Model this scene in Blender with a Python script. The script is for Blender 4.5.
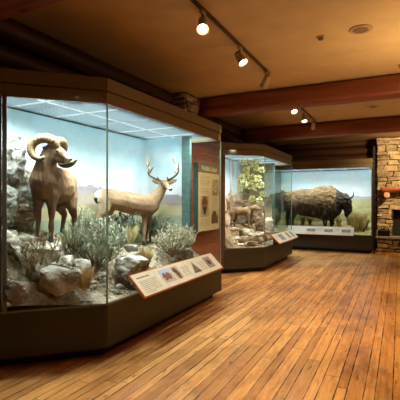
import bpy, bmesh, math, random
from mathutils import Vector, Matrix, noise
from mathutils.geometry import intersect_line_line_2d
PI = math.pi
for o in list(bpy.data.objects): bpy.data.objects.remove(o)
SC = bpy.context.scene
COL = SC.collection
# ------------------------------------------------------------------ camera, world, exposure
CAM_H = 1.6
YAW = math.radians(26.57)
FWD = Vector((-math.sin(YAW), math.cos(YAW), 0)); RGT = Vector((math.cos(YAW), math.sin(YAW), 0))
cd = bpy.data.cameras.new('camera'); cd.lens = 36; cd.sensor_width = 36; cd.clip_start = .05
cam = bpy.data.objects.new('camera', cd); COL.objects.link(cam)
cam.location = (0, 0, CAM_H); cam.rotation_euler = (PI/2, 0, YAW); SC.camera = cam
w = bpy.data.worlds.new('world'); SC.world = w; w.use_nodes = True
w.node_tree.nodes['Background'].inputs[0].default_value = (1, .72, .45, 1)
w.node_tree.nodes['Background'].inputs[1].default_value = .02
SC.view_settings.view_transform = 'Standard'; SC.view_settings.look = 'None'
SC.view_settings.gamma = 1; SC.view_settings.exposure = 0.0; SC.view_settings.use_curve_mapping = False
WARM = (1.0, .715, .37)
LAMPS = []
def area(name, loc, target, sx, sy, power, color, parent=None, spread=180):
    l = bpy.data.lights.new(name, 'AREA'); l.shape = 'RECTANGLE'; l.size = sx; l.size_y = sy
    l.energy = power; l.color = color; l.spread = math.radians(spread)
    o = bpy.data.objects.new(name, l); COL.objects.link(o)
    d = Vector(target) - Vector(loc)
    o.rotation_euler = d.to_track_quat('-Z', 'Y').to_euler()
    o.location = Vector(loc) - (ROOT[parent] if parent else Vector((0, 0, 0)))
    if parent: o.parent = parent
    return o
def area_down(loc, rz, sx, sy, power, parent):
    o = area('case_lamp_light', loc, Vector(loc)-Vector((0, 0, 1)), sx, sy, power, (.90, .97, 1.0), parent)
    o.rotation_euler = (0, 0, rz)
    if sx < .2 or sy < .2: o.data.spread = math.radians(125)
    return o
ROOT = {}
# unseen fill lights added off the frame at right to brighten the ceiling
area('ceiling_fill_light', (2.5, 5.5, 2.3), (2.5, 5.501, 3.6), 5, .5, 125, WARM)
area('ceiling_fill_light', (2.5, 10.8, 2.3), (2.5, 10.801, 3.6), 3, .5, 40, WARM)
P_HEAD = 70
TL = math.radians(14)

# ------------------------------------------------------------------ helpers
def P(x, y, d):
    return FWD*d + RGT*((x-200)/400*d) + Vector((0, 0, CAM_H - (y-200)/400*d))
def lin(c):
    r = []
    for v in c[:3]:
        v = v/255.0; r.append(v/12.92 if v <= .04045 else ((v+.055)/1.055)**2.4)
    return tuple(r)
def L4(c): return lin(c) + (1,)
def mixc(a, b, t):
    t = max(0, min(1, t)); return tuple(a[i]*(1-t)+b[i]*t for i in range(3))
def sst(a, b, x):
    t = max(0, min(1, (x-a)/(b-a))); return t*t*(3-2*t)
def fbm(x, y, z=0, o=4): return noise.fractal(Vector((x, y, z)), 1.0, 2.0, o)
class NT:
    def __init__(s, name):
        s.m = bpy.data.materials.new(name); s.m.use_nodes = True; s.t = s.m.node_tree
        s.b = s.t.nodes['Principled BSDF']; s.out = s.t.nodes['Material Output']
    def n(s, typ, **kw):
        x = s.t.nodes.new(typ)
        for k, v in kw.items():
            if k.startswith('i_'):
                x.inputs[int(k[2:]) if k[2:].isdigit() else k[2:].replace('_', ' ')].default_value = v
            else: setattr(x, k, v)
        return x
    def l(s, a, b): s.t.links.new(a, b)
    def math(s, op, a, b=None, c=None):
        x = s.n('ShaderNodeMath', operation=op)
        for i, v in enumerate((a, b, c)):
            if v is None: continue
            if isinstance(v, (int, float)): x.inputs[i].default_value = v
            else: s.l(v, x.inputs[i])
        return x.outputs[0]
    def ramp(s, fac, stops):
        r = s.n('ShaderNodeValToRGB'); e = r.color_ramp.elements
        while len(e) < len(stops): e.new(.5)
        for el, (p, c) in zip(e, stops): el.position = p; el.color = L4(c)
        s.l(fac, r.inputs[0]); return r.outputs[0]
    def mix(s, fac, a, b, mode='MIX'):
        x = s.n('ShaderNodeMix', data_type='RGBA', blend_type=mode)
        for i, v in ((0, fac), (6, a), (7, b)):
            if isinstance(v, (int, float)): x.inputs[i].default_value = v
            elif isinstance(v, tuple): x.inputs[i].default_value = L4(v)
            else: s.l(v, x.inputs[i])
        return x.outputs[2]
    def noise(s, scale, detail=4, rough=.6, vec=None, stretch=None):
        if vec is None:
            vec = s.n('ShaderNodeTexCoord').outputs['Object']
        if stretch:
            mp = s.n('ShaderNodeMapping'); mp.inputs['Scale'].default_value = stretch
            s.l(vec, mp.inputs[0]); vec = mp.outputs[0]
        x = s.n('ShaderNodeTexNoise', i_Scale=scale, i_Detail=detail, i_Roughness=rough); s.l(vec, x.inputs['Vector'])
        return x.outputs['Fac']
    def bump(s, h, strength=.3, dist=.01):
        x = s.n('ShaderNodeBump', i_Strength=strength, i_Distance=dist); s.l(h, x.inputs['Height'])
        s.l(x.outputs[0], s.b.inputs['Normal'])
    def set(s, rough=.6, metal=0, spec=.5, color=None):
        s.b.inputs['Roughness'].default_value = rough; s.b.inputs['Metallic'].default_value = metal
        s.b.inputs['Specular IOR Level'].default_value = spec
        if color is not None: 
            if isinstance(color, tuple): s.b.inputs['Base Color'].default_value = L4(color)
            else: s.l(color, s.b.inputs['Base Color'])
        return s.m
def plain(name, c, rough=.6, metal=0, var=.12, scale=14, bump=.1):
    t = NT(name); f = t.noise(scale)
    c2 = tuple(v*(1-var) for v in c); c1 = tuple(min(255, v*(1+var*.6)) for v in c)
    t.bump(f, bump, .004)
    return t.set(rough, metal, .5, t.ramp(f, [(.3, c2), (.7, c1)]))
def attr_mat(name, rough=.8, nscale=40, var=.25, bump=.4, dist=.006, spec=.3, stretch=None):
    t = NT(name); a = t.n('ShaderNodeAttribute', attribute_name='Col')
    f = t.noise(nscale, 5, .65, stretch=stretch)
    v = t.ramp(f, [(.25, (255*(1-var),)*3), (.75, (255, 255, 255))])
    if bump: t.bump(f, bump, dist)
    return t.set(rough, 0, spec, t.mix(1.0, a.outputs['Color'], v, 'MULTIPLY'))
def emit(name, c, s):
    t = NT(name); t.set(.5, 0, .2, c); t.b.inputs['Emission Color'].default_value = L4(c)
    t.b.inputs['Emission Strength'].default_value = s; return t.m
# ---- materials
def m_floor():
    t = NT('plank_floor'); g = t.n('ShaderNodeNewGeometry'); sp = t.n('ShaderNodeSeparateXYZ'); t.l(g.outputs['Position'], sp.inputs[0])
    X, Y = sp.outputs[0], sp.outputs[1]
    u = t.math('DIVIDE', t.math('ADD', X, 10.0-.054+.054+.0), .2147)
    u = t.math('DIVIDE', t.math('ADD', X, .054+21.47), .2147)
    fr = t.math('FRACT', u); fl = t.math('FLOOR', u)
    st = t.math('GREATER_THAN', fr, .39)
    pid = t.math('ADD', t.math('MULTIPLY', fl, 2.0), st)
    wn = t.n('ShaderNodeTexWhiteNoise', noise_dimensions='1D'); t.l(pid, wn.inputs['W'])
    yy = t.math('ADD', t.math('DIVIDE', Y, 2.3), t.math('MULTIPLY', wn.outputs['Value'], 9.0))
    yf = t.math('FRACT', yy); yi = t.math('FLOOR', yy)
    cv = t.n('ShaderNodeCombineXYZ'); t.l(pid, cv.inputs[0]); t.l(yi, cv.inputs[1])
    wn2 = t.n('ShaderNodeTexWhiteNoise', noise_dimensions='2D'); t.l(cv.outputs[0], wn2.inputs['Vector'])
    # seams
    d1 = t.math('MINIMUM', fr, t.math('SUBTRACT', 1.0, fr)); d2 = t.math('ABSOLUTE', t.math('SUBTRACT', fr, .39))
    dm = t.math('MULTIPLY', t.math('MINIMUM', d1, d2), .2147)
    wob = t.noise(3.0, 2)
    wid = t.math('MULTIPLY', t.math('POWER', wob, 2.0), .016)
    seam = t.math('LESS_THAN', dm, wid)
    de = t.math('MULTIPLY', t.math('MINIMUM', yf, t.math('SUBTRACT', 1.0, yf)), 2.3)
    seam = t.math('MAXIMUM', seam, t.math('LESS_THAN', de, .003))
    # grain, displaced per plank
    cb = t.n('ShaderNodeCombineXYZ'); t.l(t.math('MULTIPLY', X, 9.0), cb.inputs[0]); t.l(t.math('MULTIPLY', Y, .8), cb.inputs[1]); t.l(t.math('MULTIPLY', wn2.outputs['Value'], 40.0), cb.inputs[2])
    gr = t.noise(3.2, 6, .62, vec=cb.outputs[0])
    cb2 = t.n('ShaderNodeCombineXYZ'); t.l(X, cb2.inputs[0]); t.l(t.math('MULTIPLY', Y, .7), cb2.inputs[1]); t.l(t.math('MULTIPLY', wn2.outputs['Value'], 7.0), cb2.inputs[2])
    vo = t.n('ShaderNodeTexVoronoi', i_Scale=3.4); t.l(cb2.outputs[0], vo.inputs['Vector'])
    knot = t.ramp(t.math('ADD', vo.outputs['Distance'], t.math('MULTIPLY', gr, .06)), [(.045, (66, 34, 14)), (.115, (255, 255, 255))])
    base = t.ramp(gr, [(.22, (166, 106, 50)), (.42, (212, 148, 76)), (.62, (230, 170, 98)), (.8, (216, 154, 82))])
    tone = t.ramp(wn2.outputs['Value'], [(0, (214, 206, 198)), (.45, (238, 233, 228)), (1, (255, 255, 255))])
    c = t.mix(1.0, base, tone, 'MULTIPLY'); c = t.mix(.75, c, knot, 'MULTIPLY')
    stn = t.noise(1.3, 5, .7, vec=g.outputs['Position'], stretch=(1.6, .6, 1))
    c = t.mix(1.0, c, t.ramp(stn, [(.30, (170, 150, 130)), (.52, (255, 255, 255))]), 'MULTIPLY')
    st2 = t.noise(9, 4, .7, vec=g.outputs['Position'], stretch=(2.5, .5, 1))
    c = t.mix(1.0, c, t.ramp(st2, [(.28, (96, 66, 46)), (.40, (255, 255, 255))]), 'MULTIPLY')
    c = t.mix(seam, c, (50, 26, 12))
    t.bump(t.math('SUBTRACT', t.math('MULTIPLY', gr, .3), seam), .25, .004)
    rg = t.math('ADD', .20, t.math('MULTIPLY', stn, .26)); t.l(rg, t.b.inputs['Roughness'])
    m = t.set(.4, 0, .5, c); t.l(rg, t.b.inputs['Roughness']); return m
def m_log(name, a, b, c, axis='X', rough=.55):
    t = NT(name); st = {'X': (.25, 5, 5), 'Y': (5, .25, 5), 'Z': (5, 5, .25)}[axis]
    f = t.noise(2.2, 6, .65, stretch=st); st3 = tuple(v*.5 for v in st)
    vo = t.n('ShaderNodeTexVoronoi', i_Scale=2.6); mp = t.n('ShaderNodeMapping'); mp.inputs['Scale'].default_value = tuple(.5+v*.15 for v in st)
    t.l(t.n('ShaderNodeTexCoord').outputs['Object'], mp.inputs[0]); t.l(mp.outputs[0], vo.inputs['Vector'])
    col = t.ramp(f, [(.28, a), (.5, b), (.72, c)])
    col = t.mix(.85, col, t.ramp(vo.outputs['Distance'], [(.05, (60, 30, 15)), (.13, (255, 255, 255))]), 'MULTIPLY')
    t.bump(f, .35, .02); return t.set(rough, 0, .35, col)
def m_glass():
    t = NT('case_glass'); t.t.nodes.remove(t.b)
    tr = t.n('ShaderNodeBsdfTransparent'); tr.inputs[0].default_value = (.93, .965, .95, 1)
    gl = t.n('ShaderNodeBsdfGlossy'); gl.inputs['Roughness'].default_value = .01; gl.inputs['Color'].default_value = (.9, 1, .97, 1)
    ge = t.n('ShaderNodeNewGeometry'); dt = t.n('ShaderNodeVectorMath', operation='DOT_PRODUCT'); t.l(ge.outputs['Incoming'], dt.inputs[0]); t.l(ge.outputs['Normal'], dt.inputs[1])
    k = t.math('POWER', t.math('SUBTRACT', 1.0, t.math('ABSOLUTE', dt.outputs['Value'])), 5.0)
    fac = t.math('ADD', .022, t.math('MULTIPLY', k, .55))   # Schlick reflectance of a thin pane
    mx = t.n('ShaderNodeMixShader'); t.l(fac, mx.inputs[0]); t.l(tr.outputs[0], mx.inputs[1]); t.l(gl.outputs[0], mx.inputs[2])
    t.l(mx.outputs[0], t.out.inputs[0]); return t.m
def m_edge():
    t = NT('glass_edge'); return t.set(.25, 0, .6, (120, 140, 125))
M = {}
M['floor'] = m_floor()
M['ceiling'] = plain('tan_plaster', (190, 158, 110), .85, 0, .05, 2.5, .05)
M['beamX'] = m_log('red_log_beam', (74, 34, 18), (116, 58, 32), (146, 80, 46), 'X', .5)
M['logY'] = m_log('brown_log_wall', (36, 18, 10), (60, 31, 17), (84, 46, 26), 'Y')
M['logX'] = m_log('dark_log_wall', (40, 22, 14), (62, 34, 20), (84, 48, 28), 'X')
M['plank'] = m_log('reddish_plank', (120, 66, 44), (158, 92, 64), (180, 112, 80), 'Y', .5)
M['paint'] = plain('olive_brown_paint', (110, 98, 68), .5, 0, .06, 30, .05)
M['paint2'] = plain('dark_olive_paint', (50, 46, 32), .5, 0, .06, 30, .05)
M['black'] = plain('matte_black', (14, 15, 14), .6)
M['iron'] = plain('black_iron', (18, 24, 26), .45, .6)
M['teal'] = plain('dark_teal_paint', (66, 92, 86), .6)
M['post'] = plain('brown_post', (104, 72, 40), .5)
M['trim'] = plain('grey_metal_trim', (120, 122, 112), .35, .7, .05)
M['glass'] = m_glass(); M['edge'] = m_edge()
M['panel'] = plain('grey_louvre_plastic', (112, 128, 134), .5, 0, .02)
M['bar'] = plain('white_panel_bar', (196, 206, 206), .4, 0, .01)
M['mural'] = attr_mat('painted_mural', .9, 8, .06, 0)
M['print'] = attr_mat('printed_picture', .5, 30, .05, 0)
M['cream'] = plain('cream_print', (232, 214, 178), .5, 0, .04)
M['white'] = plain('white_print', (222, 218, 204), .5, 0, .04)
M['greyhead'] = plain('taupe_print', (120, 104, 86), .5, 0, .05)
M['ink'] = plain('grey_ink', (184, 166, 134), .6)
M['ink2'] = plain('dark_ink', (70, 62, 54), .6)
M['letter'] = plain('white_letter', (240, 235, 220), .5)
M['orangewood'] = m_log('orange_wood_edge', (140, 66, 26), (176, 90, 40), (196, 112, 56), 'Y', .35)
M['soil'] = attr_mat('gravel_soil', .95, 26, .38, .9, .02)
M['rock'] = attr_mat('lichen_rock', .9, 9, .26, .9, .03)
M['fur'] = attr_mat('fur_short', .85, 70, .3, .6, .006)
M['furbig'] = attr_mat('fur_shaggy', .9, 22, .6, 1.0, .03)
M['horn'] = attr_mat('horn', .5, 30, .3, .5, .006)
M['eye'] = plain('dark_eye', (12, 9, 8), .1)
M['leaf'] = attr_mat('leaf', .8, 60, .15, 0)
M['twig'] = plain('grey_twig', (118, 98, 76), .9)
M['stone'] = attr_mat('field_stone', .85, 7, .4, .8, .02)
M['mantel'] = m_log('orange_mantel_log', (112, 60, 36), (140, 80, 50), (164, 104, 68), 'X', .5)
M['endgrain'] = plain('pale_end_grain', (196, 160, 110), .7)
M['hearth'] = plain('grey_flagstone', (150, 142, 126), .7, 0, .2, 6, .3)
M['cream_metal'] = plain('cream_metal', (170, 146, 110), .4, .2, .04)
M['lens'] = emit('lamp_lens', (255, 226, 180), 14)
M['bronze'] = plain('bronze_track', (70, 42, 26), .4, .5)
M['grille'] = plain('brown_grille', (120, 88, 56), .6)
M['ring'] = plain('tan_ring', (168, 138, 96), .5)

def props(o, label=None, cat=None, group=None, kind=None):
    if label: o['label'] = label
    if cat: o['category'] = cat
    if group: o['group'] = group
    if kind: o['kind'] = kind
    return o
def thing(name, loc, label, cat, group=None, rz=0):
    o = bpy.data.objects.new(name, None); COL.objects.link(o); o.location = loc; o.empty_display_size = .1
    o.rotation_euler = (0, 0, rz); ROOT[o] = Vector(loc); return props(o, label, cat, group)
def obj(name, bm, mat, parent=None, smooth=False, base=None, local=False):
    """bm in world coordinates unless local; child meshes are stored relative to their thing's base."""
    off = Vector((0, 0, 0))
    if parent is not None: off = ROOT.get(parent, Vector((0, 0, 0)))
    elif base is not None: off = Vector(base)
    if isinstance(bm, bpy.types.Mesh):
        me = bm
        if not local:
            me.transform(Matrix.Translation(-off))
    else:
        if not local:
            for v in bm.verts: v.co -= off
        me = bpy.data.meshes.new(name); bm.normal_update(); bm.to_mesh(me); bm.free()
    if smooth:
        for p in me.polygons: p.use_smooth = True
    me.materials.clear(); me.materials.append(mat)
    o = bpy.data.objects.new(name, me); COL.objects.link(o)
    if parent is not None:
        o.parent = parent
        ROOT[o] = off
    elif base is not None: o.location = off; ROOT[o] = off
    return o
def B(): return bmesh.new()
def box(bm, x0, x1, y0, y1, z0, z1, mtx=None, bev=0):
    r = bmesh.ops.create_cube(bm, size=1)['verts']
    for v in r:
        v.co = Vector(((x0+x1)/2+v.co.x*(x1-x0), (y0+y1)/2+v.co.y*(y1-y0), (z0+z1)/2+v.co.z*(z1-z0)))
    if bev:
        es = list({e for v in r for e in v.link_edges})
        rr = bmesh.ops.bevel(bm, geom=es, offset=bev, segments=2, affect='EDGES', profile=.6)
        r = list({v for f in rr['faces'] for v in f.verts} | {v for v in r if v.is_valid})
    if mtx is not None:
        for v in r: v.co = mtx @ v.co
    return bm
def seg_box(bm, a, b, th, z0, z1, off=0):
    """upright slab from plan point a to b, thickness th centred on the line (+off to the left)"""
    a = Vector((a[0], a[1], 0)); b = Vector((b[0], b[1], 0)); d = (b-a); L = d.length; d.normalize(); n = Vector((-d.y, d.x, 0))
    mt = Matrix(((d.x, n.x, 0, a.x), (d.y, n.y, 0, a.y), (0, 0, 1, 0), (0, 0, 0, 1)))
    return box(bm, 0, L, off-th/2, off+th/2, z0, z1, mt)
def prism(bm, poly, z0, z1):
    lo = [bm.verts.new((x, y, z0)) for x, y in poly]; hi = [bm.verts.new((x, y, z1)) for x, y in poly]
    n = len(poly)
    bm.faces.new(lo[::-1]); bm.faces.new(hi)
    for i in range(n): bm.faces.new((lo[i], lo[(i+1) % n], hi[(i+1) % n], hi[i]))
    return bm
def inset(poly, d):
    """poly counter-clockwise; d per edge (number or list), positive inward"""
    n = len(poly); ds = d if isinstance(d, (list, tuple)) else [d]*n; L = []
    for i in range(n):
        a = Vector(poly[i]); b = Vector(poly[(i+1) % n]); t = (b-a).normalized(); nn = Vector((-t.y, t.x))
        L.append((a+nn*ds[i], t))
    out = []
    for i in range(n):
        p, t = L[i-1]; q, s = L[i]
        cr = t.x*s.y - t.y*s.x; k = ((q-p).x*s.y - (q-p).y*s.x)/cr
        out.append(tuple(p+t*k))
    return out
def ring(bm, outer, inner, z0, z1):
    n = len(outer)
    A = [[bm.verts.new((x, y, z)) for x, y in pl] for pl, z in ((outer, z0), (outer, z1), (inner, z1), (inner, z0))]
    for i in range(n):
        j = (i+1) % n
        for k in range(4): bm.faces.new((A[k][i], A[k][j], A[(k+1) % 4][j], A[(k+1) % 4][i]))
    return bm
def tube(bm, pts, rad, seg=10, cap=True):
    """swept tube, rad = number or list; returns bm"""
    pts = [Vector(p) for p in pts]; n = len(pts); rad = rad if isinstance(rad, (list, tuple)) else [rad]*n
    up = None; rings = []
    for i, p in enumerate(pts):
        t = (pts[min(i+1, n-1)] - pts[max(i-1, 0)]).normalized()
        if up is None:
            up = Vector((0, 0, 1)) if abs(t.z) < .9 else Vector((1, 0, 0))
        s = t.cross(up).normalized(); up = s.cross(t).normalized()
        rings.append([bm.verts.new(p + (s*math.cos(a)+up*math.sin(a))*rad[i]) for a in [k*2*PI/seg for k in range(seg)]])
    for i in range(n-1):
        for k in range(seg): bm.faces.new((rings[i][k], rings[i][(k+1) % seg], rings[i+1][(k+1) % seg], rings[i+1][k]))
    if cap:
        bm.faces.new(rings[0][::-1]); bm.faces.new(rings[-1])
    return bm
def spline(pts, n=6):
    pts = [Vector(p) for p in pts]; out = []
    for i in range(len(pts)-1):
        p0 = pts[max(i-1, 0)]; p1 = pts[i]; p2 = pts[i+1]; p3 = pts[min(i+2, len(pts)-1)]
        for k in range(n):
            t = k/n
            out.append(.5*((2*p1)+(p2-p0)*t+(2*p0-5*p1+4*p2-p3)*t*t+(3*p1-p0-3*p2+p3)*t**3))
    out.append(pts[-1]); return out
def lerp_list(v, n):
    out = []
    for i in range(n):
        t = i/(n-1)*(len(v)-1); k = min(int(t), len(v)-2); out.append(v[k]+(v[k+1]-v[k])*(t-k))
    return out
def paint(me, func, normals=False):
    a = me.attributes.new('Col', 'FLOAT_COLOR', 'POINT')
    for i, v in enumerate(me.vertices):
        c = func(v.co, v.normal) if normals else func(v.co)
        a.data[i].color = (*lin(c), 1)
def to_mesh(bm, name='m'):
    me = bpy.data.meshes.new(name); bm.normal_update(); bm.to_mesh(me); bm.free(); return me

# ------------------------------------------------------------------ room
XW = -3.95; YB = 14.45; ZC = 3.6; XR = 3.3; YN = -3.0
def struct(name, bm, m, smooth=False):
    return props(obj(name, bm, m, smooth=smooth), kind='structure')
struct('floor', box(B(), XW-.4, XR+.2, YN-.2, YB+.4, -.1, 0), M['floor'])
struct('ceiling', box(B(), XW-.4, XR+.2, YN-.2, YB+.4, ZC, ZC+.1), M['ceiling'])
def log_courses(bm, p0, p1, r, z0, n, seed=0):
    for i in range(n):
        z = z0 + i*2*r*.93
        pts = []; k = 14
        for j in range(k+1):
            q = Vector(p0).lerp(Vector(p1), j/k); q.z = z + .012*noise.noise(Vector((j*.7, i*3.1+seed, 0)))
            pts.append(q)
        tube(bm, pts, [r*(1+.05*noise.noise(Vector((j*.5, i*1.7, seed+9)))) for j in range(k+1)], 12)
    return bm
struct('wall_left', log_courses(B(), (XW-.12, YN, 0), (XW-.12, YB+.2, 0), .14, .13, 14), M['logY'], True)
struct('wall_back', log_courses(B(), (XW-.2, YB+.12, 0), (XR, YB+.12, 0), .14, .13, 14, 5), M['logX'], True)
struct('wall_right', box(B(), XR, XR+.2, YN-.2, YB+.4, 0, ZC), M['ceiling'])
struct('wall_near', box(B(), XW-.4, XR+.2, YN-.2, YN, 0, ZC), M['ceiling'])
# plank partition between the two left cases
def planks():
    bm = B(); z = 0; i = 0
    while z < 3.0:
        h = .19
        box(bm, -3.52, -3.44, 6.13, 7.89, z+.003, z+h-.003, bev=.006); z += h; i += 1
    return bm
struct('trim_1', planks(), M['plank'])
def beam(name, p0, p1, r, label, seed):
    bm = B(); k = 36; pts = []
    n = 20; rings = []
    p0 = Vector(p0); p1 = Vector(p1); t = (p1-p0).normalized(); s = Vector((-t.y, t.x, 0))
    for j in range(k+1):
        q = p0.lerp(p1, j/k); rr = []
        for a in range(n):
            th = a*2*PI/n
            # squared-off log: superellipse
            c, sn = math.cos(th), math.sin(th); e = .55
            x = math.copysign(abs(c)**e, c); y = math.copysign(abs(sn)**e, sn)
            f = 1+.05*noise.noise(Vector((j*.35, c*1.2+seed, sn*1.2)))
            rr.append(bm.verts.new(q + s*x*r[0]*f + Vector((0, 0, y*r[1]*f))))
        rings.append(rr)
    for j in range(k):
        for a in range(n): bm.faces.new((rings[j][a], rings[j][(a+1) % n], rings[j+1][(a+1) % n], rings[j+1][a]))
    bm.faces.new(rings[0][::-1]); bm.faces.new(rings[-1])
    b0 = (p0.x, p0.y, p0.z)
    return props(obj(name, bm, M['beamX'], smooth=True, base=b0), label, 'beam')
BZ = ZC-.18
beam('log_beam', (-3.93, 2.35, BZ), (3.28, 2.35, BZ), (.18, .18), 'log ceiling beam in the dark top left corner, nearest the camera', 1)
beam('log_beam', (-3.48, 7.14, BZ), (3.28, 7.14, BZ), (.18, .18), 'long reddish log ceiling beam starting at the small stone pillar', 2)
beam('log_beam', (-3.93, 10.68, BZ), (3.28, 10.68, BZ), (.18, .18), 'far log ceiling beam just in front of the fireplace wall', 3)
props(obj('wall_plate_log', log_courses(B(), (-3.84, 2.56, 0), (-3.84, 6.38, 0), .13, 3.46, 1, 3), M['logY'], smooth=True, base=(-3.84, 2.56, 3.46)), 'dark log running along the wall top above the big glass case', 'log')

V3 = lambda a, b, c: Vector((a, b, c))
# stone maker
def stones(bm, origin, ux, uz, nrm, W, H, rnd, holes=(), cmin=.07, cmax=.17, depth=.06, lay=None):
    """random coursed stones over a W x H face"""
    o = Vector(origin); ux = Vector(ux); uz = Vector(uz); n = Vector(nrm); z = 0; cl = bm.verts.layers.float_color['Col']
    pal = [(214, 190, 152), (224, 200, 160), (204, 180, 142), (194, 170, 134), (218, 192, 150), (208, 184, 146), (180, 156, 124)]
    while z < H-.02:
        h = min(rnd.uniform(cmin, cmax), H-z); x = -rnd.uniform(0, .1)
        while x < W:
            ww = rnd.uniform(.16, .5)*(1 if h < .12 else .85); a = max(x, 0); b = min(x+ww, W)
            if b-a > .03:
                sub = [(z, h)]
                if h > .13 and rnd.random() < .25: sub = [(z, h*.5), (z+h*.5, h*.5)]
                for zz, hh in sub:
                    cx = (a+b)/2; cz = zz+hh/2
                    a2, b2 = a, b
                    for hx0, hx1, hz0, hz1 in holes:
                        if hz0 < cz < hz1:
                            if a2 < hx0 < b2: b2 = hx0
                            elif a2 < hx1 < b2: a2 = hx1
                    if b2-a2 < .05: continue
                    if (a2, b2) != (a, b): cx = (a2+b2)/2
                    if any(hx0 < cx < hx1 and hz0 < cz < hz1 for hx0, hx1, hz0, hz1 in holes): continue
                    g = .008; d = depth*rnd.uniform(.45, 1.1); j = lambda s=.016: rnd.uniform(-s, s)
                    c = rnd.choice(pal); kk = rnd.uniform(.8, 1.04); c = tuple(v*kk for v in c)
                    co = []
                    for (px, pz) in ((a2+g, zz+g), (b2-g, zz+g), (b2-g, zz+hh-g), (a2+g, zz+hh-g)):
                        co.append((px+j(.02), pz+j(.02)))
                    co = [(p+.035*noise.noise(V3(p*2.5, q*3, 7)), min(max(q+.045*noise.noise(V3(p*2.1, q*1.5, 3)), 0), H)) for p, q in co]
                    back = [bm.verts.new(o+ux*p+uz*q-n*.01) for p, q in co]
                    mid = [bm.verts.new(o+ux*p+uz*q+n*d*.7) for p, q in co]
                    mc = (sum(p for p, q in co)/4, sum(q for p, q in co)/4)
                    fr = [bm.verts.new(o+ux*(p+(mc[0]-p)*min(.25, .02/max(.02, abs(mc[0]-p)))) + uz*(q+(mc[1]-q)*min(.35, .02/max(.02, abs(mc[1]-q)))) + n*(d+j(.008))) for p, q in co]
                    for v in back+mid+fr: v[cl] = (*lin(c), 1)
                    bm.faces.new(fr)
                    for k in range(4):
                        m = (k+1) % 4
                        bm.faces.new((back[k], back[m], mid[m], mid[k])); bm.faces.new((mid[k], mid[m], fr[m], fr[k]))
            x += ww
        z += h
def colbm():
    bm = B(); bm.verts.layers.float_color.new('Col'); return bm
def core(bm, x0, x1, y0, y1, z0, z1, c=(104, 84, 62)):
    cl = bm.verts.layers.float_color['Col']; old = set(bm.verts); box(bm, x0, x1, y0, y1, z0, z1)
    for v in bm.verts:
        if v not in old: v[cl] = (*lin(c), 1)
rnd = random.Random(4)
bm = colbm(); core(bm, -3.82, -3.55, 6.5, 7.0, 0, ZC-.002)
stones(bm, (-3.85, 6.5, 0), (1, 0, 0), (0, 0, 1), (0, -1, 0), .31, ZC-.01, rnd, cmin=.08, cmax=.16)
stones(bm, (-3.55, 6.48, 0), (0, 1, 0), (0, 0, 1), (1, 0, 0), .46, ZC-.01, rnd, cmin=.1, cmax=.2, holes=((-1, 2, 0, 3.0),))
props(obj('stone_pillar', bm, M['stone'], base=(-3.7, 6.75, 0)), 'stone pillar showing above the big glass case where the reddish beam ends', 'pillar')

# ------------------------------------------------------------------ fireplace
fp = thing('stone_fireplace', (1.2, 14.1, 0), 'tan fieldstone fireplace at the right edge beside the bison case', 'fireplace')
bm = colbm(); FX0 = -.66; FX1 = 3.2
core(bm, FX0, -.22, 14.0, 14.4, 0, ZC-.01); core(bm, -.22, 1.9, 14.0, 14.4, 1.36, ZC-.01); core(bm, 1.9, FX1, 14.0, 14.4, 0, ZC-.01)
stones(bm, (FX0, 14.0, 0), (1, 0, 0), (0, 0, 1), (0, -1, 0), FX1-FX0, ZC-.02, rnd, holes=((.44, 2.5, 0, 1.3),), cmin=.09, cmax=.22)
obj('stone_surround', bm, M['stone'], fp)
bm = B(); box(bm, -.2, 1.88, 14.34, 14.4, .02, 1.36); box(bm, -.215, -.19, 14.0, 14.34, .02, 1.36); box(bm, 1.88, 1.9, 14.0, 14.34, .02, 1.36)
obj('firebox', bm, M['black'], fp)
bm = colbm(); core(bm, FX0+.02, FX1-.02, 13.56, 13.93, 0, .42)
stones(bm, (FX0, 13.56, 0), (1, 0, 0), (0, 0, 1), (0, -1, 0), FX1-FX0, .42, rnd, cmin=.08, cmax=.14)
obj('hearth_base', bm, M['stone'], fp)
bm = B(); box(bm, FX0-.02, FX1, 13.46, 13.93, .42, .48, bev=.012); obj('hearth_slab', bm, M['hearth'], fp)
bm = B(); tube(bm, spline([(-.56, 13.75, 1.93), (.2, 13.74, 1.95), (1, 13.75, 1.93), (2.2, 13.75, 1.95)]), [.1, .115, .11, .12, .115]*5, 14)
for v in bm.verts:
    if v.co.z > 1.99: v.co.z = 1.99 + (v.co.z-1.99)*.2
obj('mantel', bm, M['mantel'], fp, True)
for x in (-.36, 2.1):
    bm = B(); tube(bm, [(x, 13.58, 1.76), (x, 13.96, 1.76)], .085, 16); obj('corbel_log', bm, M['endgrain'], fp)
lb = thing('log_bucket', (-.42, 13.68, .48), 'small black metal bucket standing on the stone hearth left of the firebox', 'bucket')
bm = B(); box(bm, -.62, -.28, 13.6, 13.78, .482, .50); 
for a in ((-.62, -.60), (-.30, -.28)): box(bm, a[0], a[1], 13.6, 13.78, .48, .66)
box(bm, -.62, -.28, 13.6, 13.615, .48, .64); box(bm, -.62, -.28, 13.765, 13.78, .48, .64)
obj('bucket_body', bm, M['iron'], lb)
bm = B(); tube(bm, spline([(-.60, 13.69, .64), (-.5, 13.69, .68), (-.38, 13.69, .76), (-.33, 13.69, .72), (-.30, 13.69, .64)]), .014, 8); obj('handle', bm, M['iron'], lb, True)

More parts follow.
